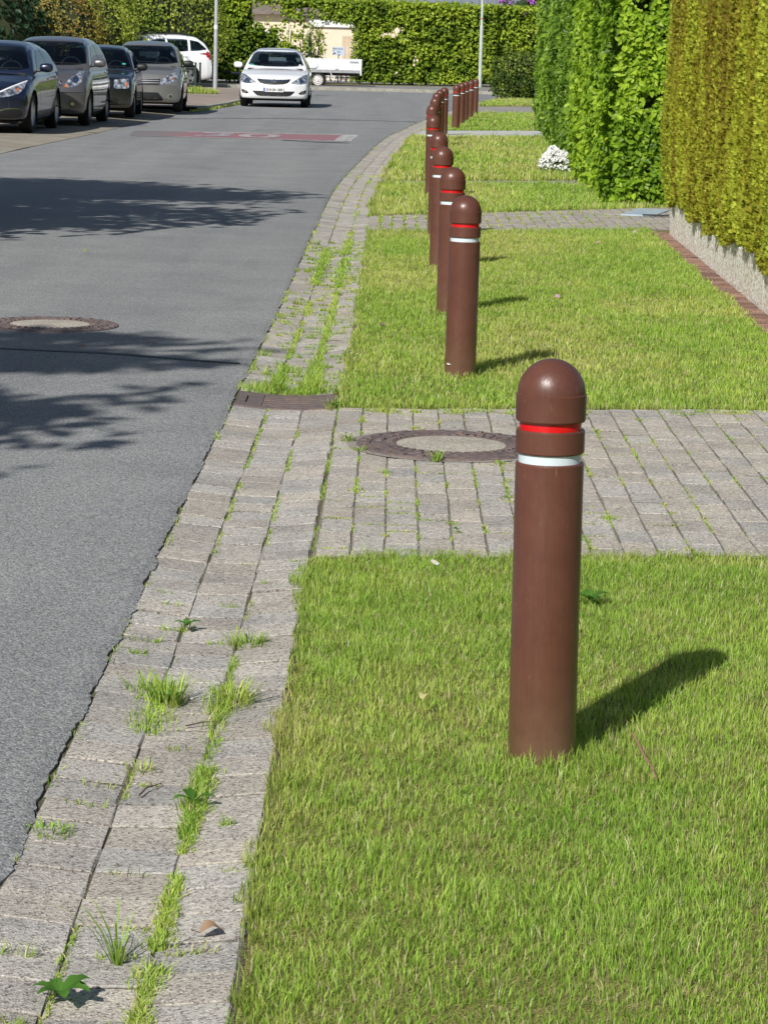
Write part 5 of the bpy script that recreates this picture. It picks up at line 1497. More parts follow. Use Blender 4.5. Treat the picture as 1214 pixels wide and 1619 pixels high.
    for sx in (-.38, .38): st_.box(sx - .12, sx + .12, yq + .02, yq + .11, zb0 + .07, zb0 + .19, bev=.03)
    st_.build('rear_bench', M_SEAT, root)
    sw_ = MB(); MS = Matrix.Translation((.36, yd + .80, zb0 - .03)) @ Matrix.Rotation(1.15, 4, 'X')
    for k in range(24):
        a, b = 6.2832 * k / 24, 6.2832 * (k + 1) / 24
        sw_.tube(tuple(MS @ Vector((.185 * math.cos(a), .185 * math.sin(a), 0))), tuple(MS @ Vector((.185 * math.cos(b), .185 * math.sin(b), 0))), .016, n=6, caps=False)
    sw_.box(-.17, .17, -.03, .03, -.02, .02, M=MS); sw_.box(-.03, .03, -.17, 0, -.02, .02, M=MS)
    sw_.build('steering_wheel', M_STEER, root)
    rm_ = MB(); rm_.box(-.11, .11, yd + .88, yd + .91, zt0 - .09, zt0 - .02, bev=.012); rm_.build('rear_view_mirror', M_BLACKP, root)
    return H

def mirror_cols(cols): return [(-c[0], c[1], c[2]) for c in cols][::-1]
def both(H, nm, cols, mat, **k):
    a = H.panel(nm, cols, mat, **k); b = H.panel(nm, mirror_cols(cols), mat, **k); return a, b
def ellipse_cols(cx, cz, rx, rz, n=9): return [(cx + rx * math.cos(a), cz - rz * math.sin(a) - 1e-4, cz + rz * math.sin(a) + 1e-4) for a in np.linspace(math.pi, 0, n)]

def plate(H, txt, z, w=.52, h=.11, y=None):
    hit = H.bvh.ray_cast(Vector((.0013, -6, z)), Vector((0, 1, 0)))[0]
    y = hit.y - .012
    mb = MB(); mb.box(-w / 2, w / 2, y - .006, y + .02, z - h / 2, z + h / 2); pl = mb.build('number_plate', M_PLATE, H.root)
    mb = MB(); mb.box(-w / 2 + .003, -w / 2 + .043, y - .0085, y - .0065, z - h / 2 + .004, z + h / 2 - .004); mb.build('blue_strip', M_BLUE, pl)
    if txt: text_mesh('plate_lettering', txt, .098, M_PTXT, pl, (.022, y - .0075, z - .034), (math.pi / 2, 0, 0), (.84, 1, 1), bold=.002)
    return pl

# white hatchback parked at the kerb, facing the camera
M_WHITEPAINTC = paint_mat('white_car_paint', (.89, .90, .91))
pw = dict(x=-3.13, y=68.4, z=0, yaw=.012, W=.905, L=4.42, fo=.95, wb=2.685, R=.325, gc=.19, nose=.30, curve=.30, wcurve=.22, tumble=.27,
          deck=[(0, .56), (.05, .66), (.14, .735), (.35, .81), (.8, .90), (1.25, .965), (1.6, .985), (2.4, .99), (3.4, 1.02), (4.1, 1.03), (4.36, .95), (4.42, .7)],
          cabin=[(1.0, .93), (1.25, 1.03), (1.75, 1.30), (2.05, 1.425), (2.5, 1.475), (3.1, 1.47), (3.7, 1.40), (4.05, 1.28), (4.36, .98)],
          screen=(.72, 1.04, .575, 1.405), side_glass=[[(.82, 1.02, 1.06), (1.15, 1.02, 1.24), (1.5, 1.02, 1.36), (1.88, 1.02, 1.38)], [(1.95, 1.02, 1.38), (2.4, 1.03, 1.36), (2.75, 1.06, 1.28), (2.95, 1.1, 1.18)]],
          mirror=(.72, 1.06), seams=(.62, 1.9, 2.75), seam_top=1.0, handles=((1.6, .86), (2.45, .88)), spokes=5)
H = make_car('parked_car', 'white hatchback parked at the left kerb facing the camera, trailer behind it', 'car', pw, M_WHITEPAINTC, 'parked cars')
both(H, 'headlight', [(.47, .62, .635), (.58, .60, .72), (.72, .60, .80), (.83, .63, .835), (.865, .68, .80)], M_LAMP)
both(H, 'lamp_bulb', ellipse_cols(.70, .675, .055, .055), M_CHROME, off=.010)
both(H, 'headlight_rim', [(.46, .612, .64), (.60, .725, .732), (.74, .805, .815), (.86, .84, .85)], M_BLACKP, off=.0055, m=2)
H.panel('grille', [(-.42, .69, .72), (-.36, .625, .72), (-.25, .595, .715), (0, .58, .71), (.25, .595, .715), (.36, .625, .72), (.42, .69, .72)], M_BLACKP, off=.004, n=24)
H.panel('chrome_bar', [(-.42, .69, .725), (-.2, .665, .70), (0, .65, .685), (.2, .665, .70), (.42, .69, .725)], M_CHROME, off=.012, n=20, m=4)
H.panel('lower_intake', [(-.54, .405, .42), (-.44, .31, .42), (-.3, .29, .42), (.3, .29, .42), (.44, .31, .42), (.54, .405, .42)], M_BLACKP, off=.004, n=24)
both(H, 'foglight', [(.64, .36, .37), (.70, .34, .42), (.80, .36, .45), (.83, .42, .46)], M_BLACKP)
both(H, 'foglight_lens', ellipse_cols(.735, .395, .045, .036), M_CHROME, off=.009)
H.panel('bumper_lip', [(-.83, .20, .245), (-.5, .20, .235), (.5, .20, .235), (.83, .20, .245)], M_BLACKP, off=.006, n=20)
plate(H, 'SHA:BN 888', .455)
hit = H.bvh.ray_cast(Vector((.0013, -6, .665)), Vector((0, 1, 0)))[0]
mb = MB(); MT = Matrix.Translation((0, hit.y - .020, .668)) @ Matrix.Rotation(math.pi / 2, 4, 'X')
for a in np.linspace(0, 2 * math.pi, 25)[:-1]:
    b_ = a + 2 * math.pi / 24
    mb.tube(tuple(MT @ Vector((math.cos(a) * .052, math.sin(a) * .052, 0))), tuple(MT @ Vector((math.cos(b_) * .052, math.sin(b_) * .052, 0))), .007, n=6, caps=False)
for q in (((-.085, -.014), (.02, .014)), ((-.02, -.014), (.085, .014))):
    pass
for (x0, z0, x1, z1) in ((-.085, .012, .022, .012), (.022, .012, -.022, -.012), (-.022, -.012, .085, -.012)):
    mb.tube(tuple(MT @ Vector((x0, z0, .002))), tuple(MT @ Vector((x1, z1, .002))), .006, n=6)
mb.build('badge', M_CHROME, H.root, smooth=True)
H.panel('sunroof', [(-.40, 1.462, 1.475), (.40, 1.462, 1.475)], M_GLASS, m=3)
H.panel('windscreen_sticker', [(-.66, 1.05, 1.08), (-.58, 1.05, 1.08)], M_STICK, m=3, n=4, off=.007)
H.panel('windscreen_tag', [(.60, 1.06, 1.09), (.66, 1.06, 1.09)], M_PLATE, m=3, n=4, off=.007)

# dark blue-black estate, nearest parked car
M_NAVY = paint_mat('dark_blue_black_paint', (.012, .018, .045), .35, .25)
p1 = dict(x=-6.88, y=43.7, z=.05, yaw=-.02, W=.89, L=4.31, fo=.90, wb=2.65, R=.325, gc=.19, nose=.32, curve=.38, wcurve=.24, tumble=.26,
          deck=[(0, .58), (.05, .68), (.16, .75), (.4, .83), (.9, .92), (1.3, .975), (1.6, .99), (2.4, 1.0), (3.4, 1.03), (4.0, 1.04), (4.25, .95), (4.31, .7)],
          cabin=[(.95, .93), (1.25, 1.04), (1.75, 1.29), (2.1, 1.425), (2.5, 1.475), (3.1, 1.475), (3.6, 1.43), (4.0, 1.28), (4.25, 1.0)],
          screen=(.71, 1.03, .57, 1.40), side_glass=[[(.85, 1.03, 1.07), (1.15, 1.03, 1.23), (1.5, 1.03, 1.35), (1.85, 1.03, 1.38)], [(1.92, 1.03, 1.38), (2.3, 1.04, 1.37), (2.65, 1.07, 1.30), (2.9, 1.12, 1.20)]],
          mirror=(.74, 1.07), seams=(.62, 1.88, 2.7), seam_top=1.0, handles=((1.6, .87), (2.4, .89)), spokes=10)
H = make_car('parked_car', 'dark blue hatchback with slanted headlight, first in the row on the left edge', 'car', p1, M_NAVY, 'parked cars')
both(H, 'headlight', [(.32, .585, .61), (.45, .59, .68), (.60, .61, .755), (.73, .66, .82), (.79, .74, .85)], M_LAMP)
both(H, 'daylight_strip', [(.32, .605, .625), (.55, .72, .745), (.79, .84, .865)], M_PLATE, off=.008, m=3)
both(H, 'indicator', ellipse_cols(.70, .715, .018, .035), M_ORANGE, off=.009)
H.panel('grille', [(-.34, .62, .66), (-.2, .60, .69), (.2, .60, .69), (.34, .62, .66)], M_BLACKP, n=18)
both(H, 'foglight', [(.42, .26, .36), (.55, .25, .40), (.72, .26, .40), (.78, .30, .37)], M_BLACKP)
both(H, 'chrome_bar', [(.42, .36, .38), (.55, .40, .42), (.74, .40, .42)], M_CHROME, off=.008, m=3)
H.panel('lower_intake', [(-.36, .26, .44), (.36, .26, .44)], M_BLACKP)
plate(H, '', .50)

# taupe minivan
M_TAUPE = paint_mat('taupe_metallic_paint', (.165, .155, .158), .55, .32)
p2 = dict(x=-6.42, y=48.3, z=.05, yaw=-.01, W=.845, L=4.10, fo=.78, wb=2.60, R=.305, gc=.19, nose=.30, curve=.30, wcurve=.20, tumble=.20,
          deck=[(0, .58), (.05, .70), (.13, .82), (.35, .93), (.7, 1.0), (1.0, 1.03), (1.4, 1.03), (2.4, 1.03), (3.4, 1.05), (3.85, 1.05), (4.05, .95), (4.10, .7)],
          cabin=[(.72, .98), (.95, 1.08), (1.35, 1.33), (1.65, 1.50), (2.1, 1.565), (2.9, 1.57), (3.5, 1.52), (3.85, 1.36), (4.05, 1.0)],
          screen=(.70, 1.09, .60, 1.50), side_glass=[[(.62, 1.06, 1.10), (.85, 1.06, 1.24), (1.15, 1.06, 1.40), (1.72, 1.06, 1.47)], [(1.79, 1.06, 1.47), (2.2, 1.07, 1.47), (2.6, 1.09, 1.44), (2.72, 1.12, 1.38)]],
          mirror=(.55, 1.13), seams=(.5, 1.75, 2.65), seam_top=1.04, handles=((1.46, .92), (2.36, .94)), spokes=5, rim=M_RIMD)
H = make_car('parked_car', 'taupe minivan with tall oval headlight, second in the row', 'car', p2, M_TAUPE, 'parked cars')
both(H, 'headlight', [(.44, .70, .74), (.50, .69, .85), (.58, .70, .94), (.66, .73, .985), (.72, .80, .985)], M_LAMP)
both(H, 'indicator', [(.43, .70, .72), (.46, .69, .75), (.49, .69, .71)], M_ORANGE, off=.008, m=4)
both(H, 'lamp_bulb', ellipse_cols(.61, .83, .055, .06), M_CHROME, off=.009)
H.panel('grille', [(-.38, .70, .81), (.38, .70, .81)], M_BLACKP, n=20)
H.panel('chrome_bar', [(-.37, .75, .768), (.37, .75, .768)], M_RIMD, n=20, m=3, off=.009)
H.panel('lower_intake', [(-.36, .30, .46), (.30, .30, .46), (.36, .36, .45)], M_BLACKP, n=18)
both(H, 'foglight', ellipse_cols(.575, .40, .058, .055), M_BLACKP); both(H, 'foglight_lens', ellipse_cols(.575, .40, .040, .038), M_CHROME, off=.008)
H.panel('bumper_strip', [(-.80, .595, .607), (.80, .595, .607)], M_BLACKP, m=2, n=30, off=.002)
plate(H, '', .53)

# black three-door hatchback
M_BLACKC = paint_mat('black_car_paint', (.010, .011, .014), .2, .22)
p3 = dict(x=-6.13, y=53.8, z=.05, yaw=.04, W=.825, L=3.95, fo=.80, wb=2.46, R=.30, gc=.18, nose=.30, curve=.22, wcurve=.18, tumble=.22,
          deck=[(0, .58), (.04, .70), (.12, .79), (.4, .855), (.9, .91), (1.25, .95), (1.6, .965), (2.4, .97), (3.3, .99), (3.7, 1.0), (3.9, .9), (3.95, .65)],
          cabin=[(1.0, .92), (1.2, .99), (1.6, 1.22), (1.9, 1.37), (2.3, 1.42), (2.8, 1.42), (3.3, 1.36), (3.65, 1.2), (3.9, .95)],
          screen=(.67, 1.0, .545, 1.35), side_glass=[[(.78, .99, 1.03), (1.05, .99, 1.18), (1.35, .99, 1.31), (1.8, .99, 1.34)], [(1.87, 1.0, 1.34), (2.25, 1.02, 1.31), (2.6, 1.08, 1.2)]],
          mirror=(.68, 1.02), mirror_mat=M_BLACKP, seams=(.6, 1.85), seam_top=.97, handles=((1.6, .85),), spokes=7, rim=M_RIMD)
H = make_car('parked_car', 'small black hatchback with square headlight, third in the row', 'car', p3, M_BLACKC, 'parked cars')
both(H, 'headlight', [(.42, .60, .77), (.55, .595, .785), (.69, .60, .79), (.715, .62, .77)], M_LAMP)
both(H, 'indicator', ellipse_cols(.67, .68, .022, .05), M_ORANGE, off=.008)
H.panel('grille', [(-.38, .62, .75), (.38, .62, .75)], M_LINER, n=16)
H.panel('lower_intake', [(-.5, .28, .40), (.5, .28, .40)], M_LINER, n=16)
H.panel('windscreen_sticker', [(.50, 1.06, 1.09), (.57, 1.06, 1.09)], M_STICK, m=3, n=4, off=.007)
plate(H, '', .49)

# grey-beige hatchback at the end of the row
M_GREIGE = paint_mat('grey_beige_metallic_paint', (.285, .278, .262), .5, .34)
p4 = dict(x=-5.60, y=58.9, z=.05, yaw=.045, W=.855, L=4.02, fo=.80, wb=2.59, R=.315, gc=.20, nose=.31, curve=.30, wcurve=.18, tumble=.22,
          deck=[(0, .58), (.05, .70), (.14, .81), (.4, .90), (.9, .97), (1.2, 1.0), (1.6, 1.0), (2.4, 1.0), (3.3, 1.02), (3.75, 1.02), (3.97, .92), (4.02, .68)],
          cabin=[(.95, .95), (1.15, 1.04), (1.55, 1.30), (1.85, 1.455), (2.3, 1.52), (2.9, 1.52), (3.4, 1.47), (3.75, 1.3), (3.97, .98)],
          screen=(.70, 1.06, .585, 1.445), side_glass=[[(.80, 1.03, 1.07), (1.05, 1.03, 1.22), (1.35, 1.03, 1.38), (1.8, 1.03, 1.42)], [(1.87, 1.03, 1.42), (2.3, 1.04, 1.41), (2.6, 1.08, 1.32), (2.72, 1.12, 1.24)]],
          mirror=(.68, 1.07), mirror_mat=M_BLACKP, seams=(.58, 1.83, 2.65), seam_top=1.0, handles=((1.55, .88), (2.36, .9)), spokes=6, rim=M_RIMD)
H = make_car('parked_car', 'grey beige hatchback with chrome lower grille, last in the row by the fence', 'car', p4, M_GREIGE, 'parked cars')
both(H, 'headlight', [(.33, .60, .63), (.42, .61, .74), (.55, .64, .83), (.68, .70, .875), (.75, .78, .87)], M_LAMP)
both(H, 'indicator', ellipse_cols(.62, .75, .022, .028), M_ORANGE, off=.008)
H.panel('grille', [(-.36, .60, .75), (-.1, .60, .76), (.1, .60, .76), (.36, .60, .75)], M_BLACKP, n=16)
for zz in (.64, .69, .735): H.panel('grille_slat', [(-.34, zz, zz + .012), (.34, zz, zz + .012)], M_RIMD, m=2, n=14, off=.008)
H.panel('lower_intake', [(-.42, .28, .33), (-.32, .27, .44), (.32, .27, .44), (.42, .28, .33)], M_BLACKP, n=16)
H.panel('chrome_bar', [(-.42, .255, .275), (.42, .255, .275)], M_CHROME, m=3, n=16, off=.010)
both(H, 'foglight', ellipse_cols(.59, .355, .062, .06), M_RIMD); both(H, 'foglight_lens', ellipse_cols(.59, .355, .042, .04), M_CHROME, off=.008)


# white SUV seen from its left rear
ps = dict(x=-9.85, y=88.7, z=.10, yaw=-1.22, W=.93, L=4.60, fo=.90, wb=2.70, R=.36, gc=.24, nose=.40, curve=.30, wcurve=.20, tumble=.24,
          deck=[(0, .68), (.06, .82), (.2, .93), (.5, 1.0), (1.0, 1.07), (1.4, 1.11), (2.4, 1.13), (3.6, 1.18), (4.3, 1.2), (4.55, 1.12), (4.60, .8)],
          cabin=[(1.05, 1.05), (1.35, 1.2), (1.8, 1.46), (2.2, 1.64), (2.6, 1.71), (3.4, 1.72), (3.95, 1.66), (4.3, 1.46), (4.56, 1.14)],
          screen=(.76, 1.2, .63, 1.62), side_glass=[[(.85, 1.14, 1.2), (1.2, 1.15, 1.42), (1.6, 1.16, 1.58), (1.95, 1.17, 1.60)], [(2.02, 1.17, 1.60), (2.5, 1.18, 1.60), (2.72, 1.2, 1.58)], [(2.80, 1.2, 1.58), (3.1, 1.22, 1.52), (3.35, 1.26, 1.30)]],
          mirror=(.85, 1.2), seams=(.7, 1.98, 2.75), seam_top=1.12, handles=((1.7, 1.0), (2.5, 1.02)), spokes=5)
H = make_car('parked_car', 'white SUV seen from the rear corner behind the wire fence on the cross street', 'car', ps, M_WHITEPAINTC, 'parked cars')
both(H, 'tail_light', [(.58, .98, 1.12), (.70, .95, 1.18), (.84, .92, 1.20), (.875, .93, 1.18)], M_REDLAMP, view='rear')
for vw in ('left', 'right'): H.panel('tail_light', [(3.35, 1.02, 1.10), (3.5, .96, 1.18), (3.62, .93, 1.18)], M_REDLAMP, view=vw, n=8)
H.panel('bumper', [(-.80, .42, .62), (.80, .42, .62)], M_BLACKP, view='rear', n=20)
plate_ = H.panel('number_plate', [(-.26, .84, .95), (.26, .84, .95)], M_PLATE, view='rear', off=.012)
for sg in (-1, 1):
    mb = MB(); mb.tube((sg * .58, 1.2, 1.765), (sg * .58, 2.8, 1.765), .02, n=8)
    for yv in (1.25, 2.0, 2.75): mb.tube((sg * .58, yv, 1.70), (sg * .58, yv, 1.765), .02, n=6)
    mb.build('roof_rail', M_BLACKP, H.root)

# ------------------------------------------------------------------ flatbed trailer
M_ALU = simple('anodised_aluminium', (.76, .77, .81), .5, .05, noise=.06, nscale=6)
M_GALV = simple('galvanised_steel', (.40, .41, .42), .5, .5, noise=.15, nscale=8)
def trailer():
    t = thing('trailer', 'flatbed trailer with pale aluminium drop sides parked across behind the white hatchback', 'trailer', (-3.05, 100.4, -.004), .02)
    x0, x1 = -1.95, 1.72; w = .86
    for (ya, nm) in ((-w, 'side_board'), (w - .03, 'side_board')):
        mb = MB(); mb.box(x0, x1, ya, ya + .03, .70, 1.10, bev=.004)
        for zz in (.80, .90, 1.0): mb.box(x0 + .02, x1 - .02, ya - .004, ya + .034, zz, zz + .008)
        mb.box(x0 + .01, x1 - .01, ya - .006, ya + .036, 1.095, 1.115)
        b = mb.build(nm, M_ALU, t)
        for xx in (-.9, .75): mb = MB(); mb.box(xx, xx + .12, ya - .02, ya, .70, .76); mb.build('hinge', M_GALV, b)
        mb = MB(); mb.box(x1 - .42, x1 - .10, ya - .018, ya - .004, .98, 1.04); mb.build('latch', M_GALV, b)
    for xx in (x0, x1 - .03): mb = MB(); mb.box(xx, xx + .03, -w + .032, w - .032, .70, 1.10); mb.build('end_board', M_ALU, t)
    mb = MB(); mb.box(x0, x1, -w, w, .60, .695); mb.build('deck', M_GALV, t)
    mb = MB()
    for ya in (-.65, .6): mb.box(x0, x1 - .1, ya, ya + .05, .49, .60)
    for xx in (-1.6, -.6, .4, 1.3): mb.box(xx, xx + .05, -.65, .65, .50, .58)
    mb.build('chassis', M_BLACKP, t)
    for xx in (x1 - .02, x0 - .03):
        for ya in (-w - .012, w - .04): mb = MB(); mb.box(xx, xx + .05, ya, ya + .05, .52, 1.12); mb.build('corner_post', M_ALU, t)
    for ya, sg in ((-w + .11, -1), (w - .11, 1)):
        wl = empty('wheel', (.10, ya, .31), 0, t); RX = Matrix.Rotation(-sg * math.pi / 2, 4, 'X')
        R = .31; tw = .19
        tt = MB(); tt.lathe([(R * .62, -tw / 2 + .02), (R * .66, -tw / 2), (R * .95, -tw / 2 + .01), (R, -tw / 2 + .04), (R, tw / 2 - .04), (R * .95, tw / 2 - .01), (R * .66, tw / 2), (R * .62, tw / 2 - .02)], 36, RX); tt.build('tyre', M_TYRE, wl, angle=40)
        rm = MB(); rm.lathe([(R * .65, tw / 2 - .015), (R * .60, tw / 2 - .005), (R * .54, tw / 2 - .05), (R * .36, tw / 2 - .02), (R * .22, tw / 2 - .03), (R * .18, tw / 2 + .01), (.001, tw / 2 + .012)], 30, RX); rm.build('rim', simple('cream_steel_rim', (.66, .64, .60), .4, .1), wl, angle=40)
        hb = MB()
        for k in range(10):
            a = 2 * math.pi * k / 10; hb.tube(tuple(RX @ Vector((math.cos(a) * R * .47, math.sin(a) * R * .47, tw / 2 - .04))), tuple(RX @ Vector((math.cos(a) * R * .47, math.sin(a) * R * .47, tw / 2 - .022))), .014, n=6)
        hb.build('rim_holes', M_LINER, wl)
        mb = MB()
        for k in range(8):
            a0 = math.pi * (.02 + k * .12); a1 = a0 + math.pi * .12
            V = [(.10 + math.cos(a) * .37, ya + dy, .31 + math.sin(a) * .30) for a in (a0, a1) for dy in (-.11, .11)]; mb.add(V, [(0, 2, 3, 1)])
        mb.build('mudguard', M_BLACKP, t)
    mb = MB(); mb.tube((.55, -w + .02, .66), (.66, -w + .02, .42), .018, n=8); mb.build('support_strut', M_ALU, t)
    mb = MB(); mb.tube((x0 + .3, -.55, .50), (x0 - 1.25, -.02, .48), .045, n=8); mb.tube((x0 + .3, .55, .50), (x0 - 1.25, .02, .48), .045, n=8); mb.build('drawbar', M_GALV, t)
    mb = MB(); mb.tube((x0 - 1.2, 0, .48), (x0 - 1.55, 0, .52), .05, .035, 10); mb.box(x0 - 1.6, x0 - 1.48, -.04, .04, .47, .55); mb.build('coupling', M_BLACKP, t)
    jw = MB(); jw.tube((x0 - .95, -.06, .22), (x0 - .95, -.06, .95), .026, n=10); jw.tube((x0 - .95, -.06, .95), (x0 - .83, -.06, .97), .014, n=8); j = jw.build('jockey_stand', M_GALV, t)
    mb = MB(); mb.tube((x0 - .95, -.09, .11), (x0 - .95, -.03, .11), .11, n=20); mb.build('jockey_wheel', M_TYRE, j)
    mb = MB(); mb.box(x1 + .031, x1 + .045, -.75, -.45, .50, .60); mb.build('tail_light', M_REDLAMP, t)
trailer()

# ------------------------------------------------------------------ street trees beside the road (they throw the shadows on the asphalt)
def street_tree(loc, h, crown, label, seed, nb=34):
    r = np.random.default_rng(seed); rd = random.Random(seed); t = thing('street_tree', label, 'tree', (loc[0], loc[1], 0))
    mb = MB(); p = Vector((0, 0, -.1)); rad = .19
    pts = [p]
    for k in range(9):
        q = p + Vector((rd.uniform(-.1, .1), rd.uniform(-.1, .1), h / 9)); mb.tube(p, q, rad, rad * .84, 10, caps=False); p = q; rad *= .84; pts.append(p)
    mb.build('trunk', M_BARK, t, smooth=True)
    br = MB(); P = []; Nn = []
    for b in range(nb):
        zf = .30 + .68 * b / nb; z = h * zf; a = b * 2.4 + rd.uniform(-.4, .4)
        L = crown * (math.sin(math.pi * min(1, (zf - .22) / .78 * .9 + .12)) ** .7) * rd.uniform(.75, 1.1)
        base = Vector((0, 0, z)); d = Vector((math.cos(a), math.sin(a), rd.uniform(-.05, .22))); pp = base; rr = .05 * (1.1 - zf) + .015
        for s in range(5):
            q = pp + d * (L / 5) + Vector((rd.uniform(-.06, .06), rd.uniform(-.06, .06), -.015 * s)); br.tube(pp, q, rr, rr * .75, 6, caps=False); rr *= .75
            if s >= 1:
                m = int(125 * L / crown); spread = .16 + .07 * s
                w = r.random((m, 1)); side = Vector((-d.y, d.x, 0)); lat = r.normal(0, spread * 1.15, (m, 1))
                P.append(np.array(pp) + w * (np.array(q) - np.array(pp)) * 1.35 + lat * np.array(side) + np.c_[np.zeros(m), np.zeros(m), r.normal(-.04, .06, m)]); Nn.append(np.tile((0, 0, 1.), (m, 1)))
            pp = q
    br.build('limbs', M_BARK, t)
    P = np.concatenate(P); Nn = np.concatenate(Nn)
    leaves_mesh('crown', P, Nn, .20 * (.7 + .6 * r.random(len(P))), leaf_cols(len(P), [(.03, .08, .01), (.08, .17, .02), (.14, .25, .03)], seed), M_FAR, t, seed, .25)
    return t
street_tree((-7.75, 20.0), 8.2, 3.9, 'leafy street tree with layered branches on the left footpath by the road', 5, 64)
street_tree((-6.45, 4.45), 8.6, 2.2, 'second leafy street tree on the left footpath, the one nearer the camera', 6, 20)

# ------------------------------------------------------------------ weeds, flowers, litter
def ground_z(x, y):
    t = (x - gut_x(y, 0)) / GW
    return float(gz(t)) if 0 <= t <= 1 else (.0)
def tuft(loc, label, n, h, spread, seed, broad=0, lsc=.62, w=.0032, group=None, name='grass_tuft', cat='grass tuft', dry=0.):
    r = np.random.default_rng(seed); z = ground_z(*loc)
    t = thing(name, label, cat, (loc[0], loc[1], z), 0, group)
    if n:
        a = r.random(n) * 6.283; q = np.sqrt(r.random(n)) * spread; x, y = np.cos(a) * q, np.sin(a) * q
        hh = h * (.45 + .6 * r.random(n)); bend = hh * (.35 + .9 * r.random(n)); V = np.empty((n, 7, 3), np.float32)
        b = a + r.normal(0, .5, n); d = np.c_[np.cos(b), np.sin(b), 0 * b]; s = np.c_[-np.sin(b), np.cos(b), 0 * b] * (w * (.7 + .6 * r.random(n)) / 2)[:, None]
        P = np.c_[x, y, 0 * x - .004]
        for k, (f, up, ww) in enumerate(((0, 0, 1), (.28, .55, .95), (.65, .9, .7))):
            c = P + d * (bend * f)[:, None] + np.c_[0 * x, 0 * x, hh * up]; V[:, 2 * k] = c - s * ww; V[:, 2 * k + 1] = c + s * ww
        V[:, 6] = P + d * bend[:, None] + np.c_[0 * x, 0 * x, hh * .98]
        base = np.arange(n)[:, None, None] * 7
        Q = (base + np.array([[0, 1, 3, 2], [2, 3, 5, 4]])).reshape(-1, 4); T = (np.arange(n)[:, None] * 7 + np.array([[4, 5, 6]])).reshape(-1, 3)
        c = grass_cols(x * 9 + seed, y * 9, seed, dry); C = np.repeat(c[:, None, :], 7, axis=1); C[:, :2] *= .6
        mesh_np('blades', V.reshape(-1, 3), Q, T, C.reshape(-1, 3), M_GRASS, t)
    for k in range(broad):
        a = 6.283 * k / broad + r.uniform(-.4, .4); L = r.uniform(.055, .09) * lsc * (1 if n else 1.15); K = 6; V = []; Wd = L * r.uniform(.20, .28)
        for i in range(K + 1):
            u = i / K; px = L * u; pz = .012 + L * .42 * math.sin(u * 2.0) * (1 - .25 * u); ww = Wd * math.sin(math.pi * (u * .86 + .08)) * (1 + .25 * math.sin(u * 16 + k)); 
            for sx in (-1, 0, 1): V.append((px * math.cos(a) - sx * ww * math.sin(a), px * math.sin(a) + sx * ww * math.cos(a), pz + abs(sx) * ww * .35))
        Q = [(i * 3 + j, i * 3 + j + 1, i * 3 + j + 4, i * 3 + j + 3) for i in range(K) for j in range(2)]
        mesh_np('leaf', V, Q, None, np.tile(np.array((.10, .24, .035)) * r.uniform(.75, 1.25), (len(V), 1)), M_GRASS, t, True)
    return t
tuft((-.54, 4.27), 'broad leaved weed rosette in the gutter joint at the bottom left', 0, 0, 0, 101, broad=8, name='weed', cat='weed')
tuft((-.53, 6.34), 'bushy grass tuft with broad leaves at its foot, in the left gutter joint', 85, .085, .045, 102, broad=5)
tuft((-.37, 6.34), 'bright green grass tuft in the right gutter joint level with the broad leaved tuft', 85, .07, .045, 103)
tuft((-.46, 4.47), 'sparse spidery grass tuft with spreading blades on a gutter stone', 24, .11, .012, 104)
tuft((-.55, 7.18), 'small flat weed with a few leaves and a short shadow in the gutter', 14, .03, .02, 105, broad=4, name='weed', cat='weed')
tuft((-.68, 5.2), 'creeping low green weed at the broken asphalt edge', 90, .022, .05, 106, name='weed', cat='weed')
tuft((-.60, 6.45), 'trailing grass tuft reaching out from the asphalt edge along a cross joint', 45, .05, .05, 107)
tuft((-.37, 7.0), 'low dry edged grass tuft in the right gutter joint before the driveway', 80, .045, .05, 108, dry=.1)
tuft((-.54, 5.72), 'little clump of green seedlings on the left gutter joint', 40, .03, .03, 109)
tuft((-.40, 5.45), 'small leafy clump where the long grass strip in the gutter begins', 55, .04, .035, 110, broad=3)
tuft((.20, 10.17), 'spiky green tuft growing at the front rim of the driveway manhole', 40, .055, .02, 111)
tuft((-.16, 10.66), 'leafy tuft at the left rim of the driveway manhole', 45, .04, .03, 112, broad=3, lsc=.4)
tuft((-.11, 10.40), 'flat bright green tuft in front of the left manhole rim', 36, .03, .03, 113)
tuft((.25, 8.64), 'tiny clover clump in a joint of the driveway near the front verge', 26, .016, .016, 114, broad=3, lsc=.3, name='weed', cat='weed')
tuft((-.24, 11.72), 'leafy grass tuft hanging over the right end of the gully grate', 60, .05, .05, 115, broad=4)
tuft((-.54, 12.32), 'tall grass tuft behind the left half of the gully grate', 80, .10, .045, 116)
tuft((-.37, 12.32), 'tall grass tuft behind the right half of the gully grate', 80, .11, .045, 117)
tuft((.62, 7.55), 'broad leaved weed in the grass right of the closest bollard', 0, 0, 0, 118, broad=7, name='weed', cat='weed')

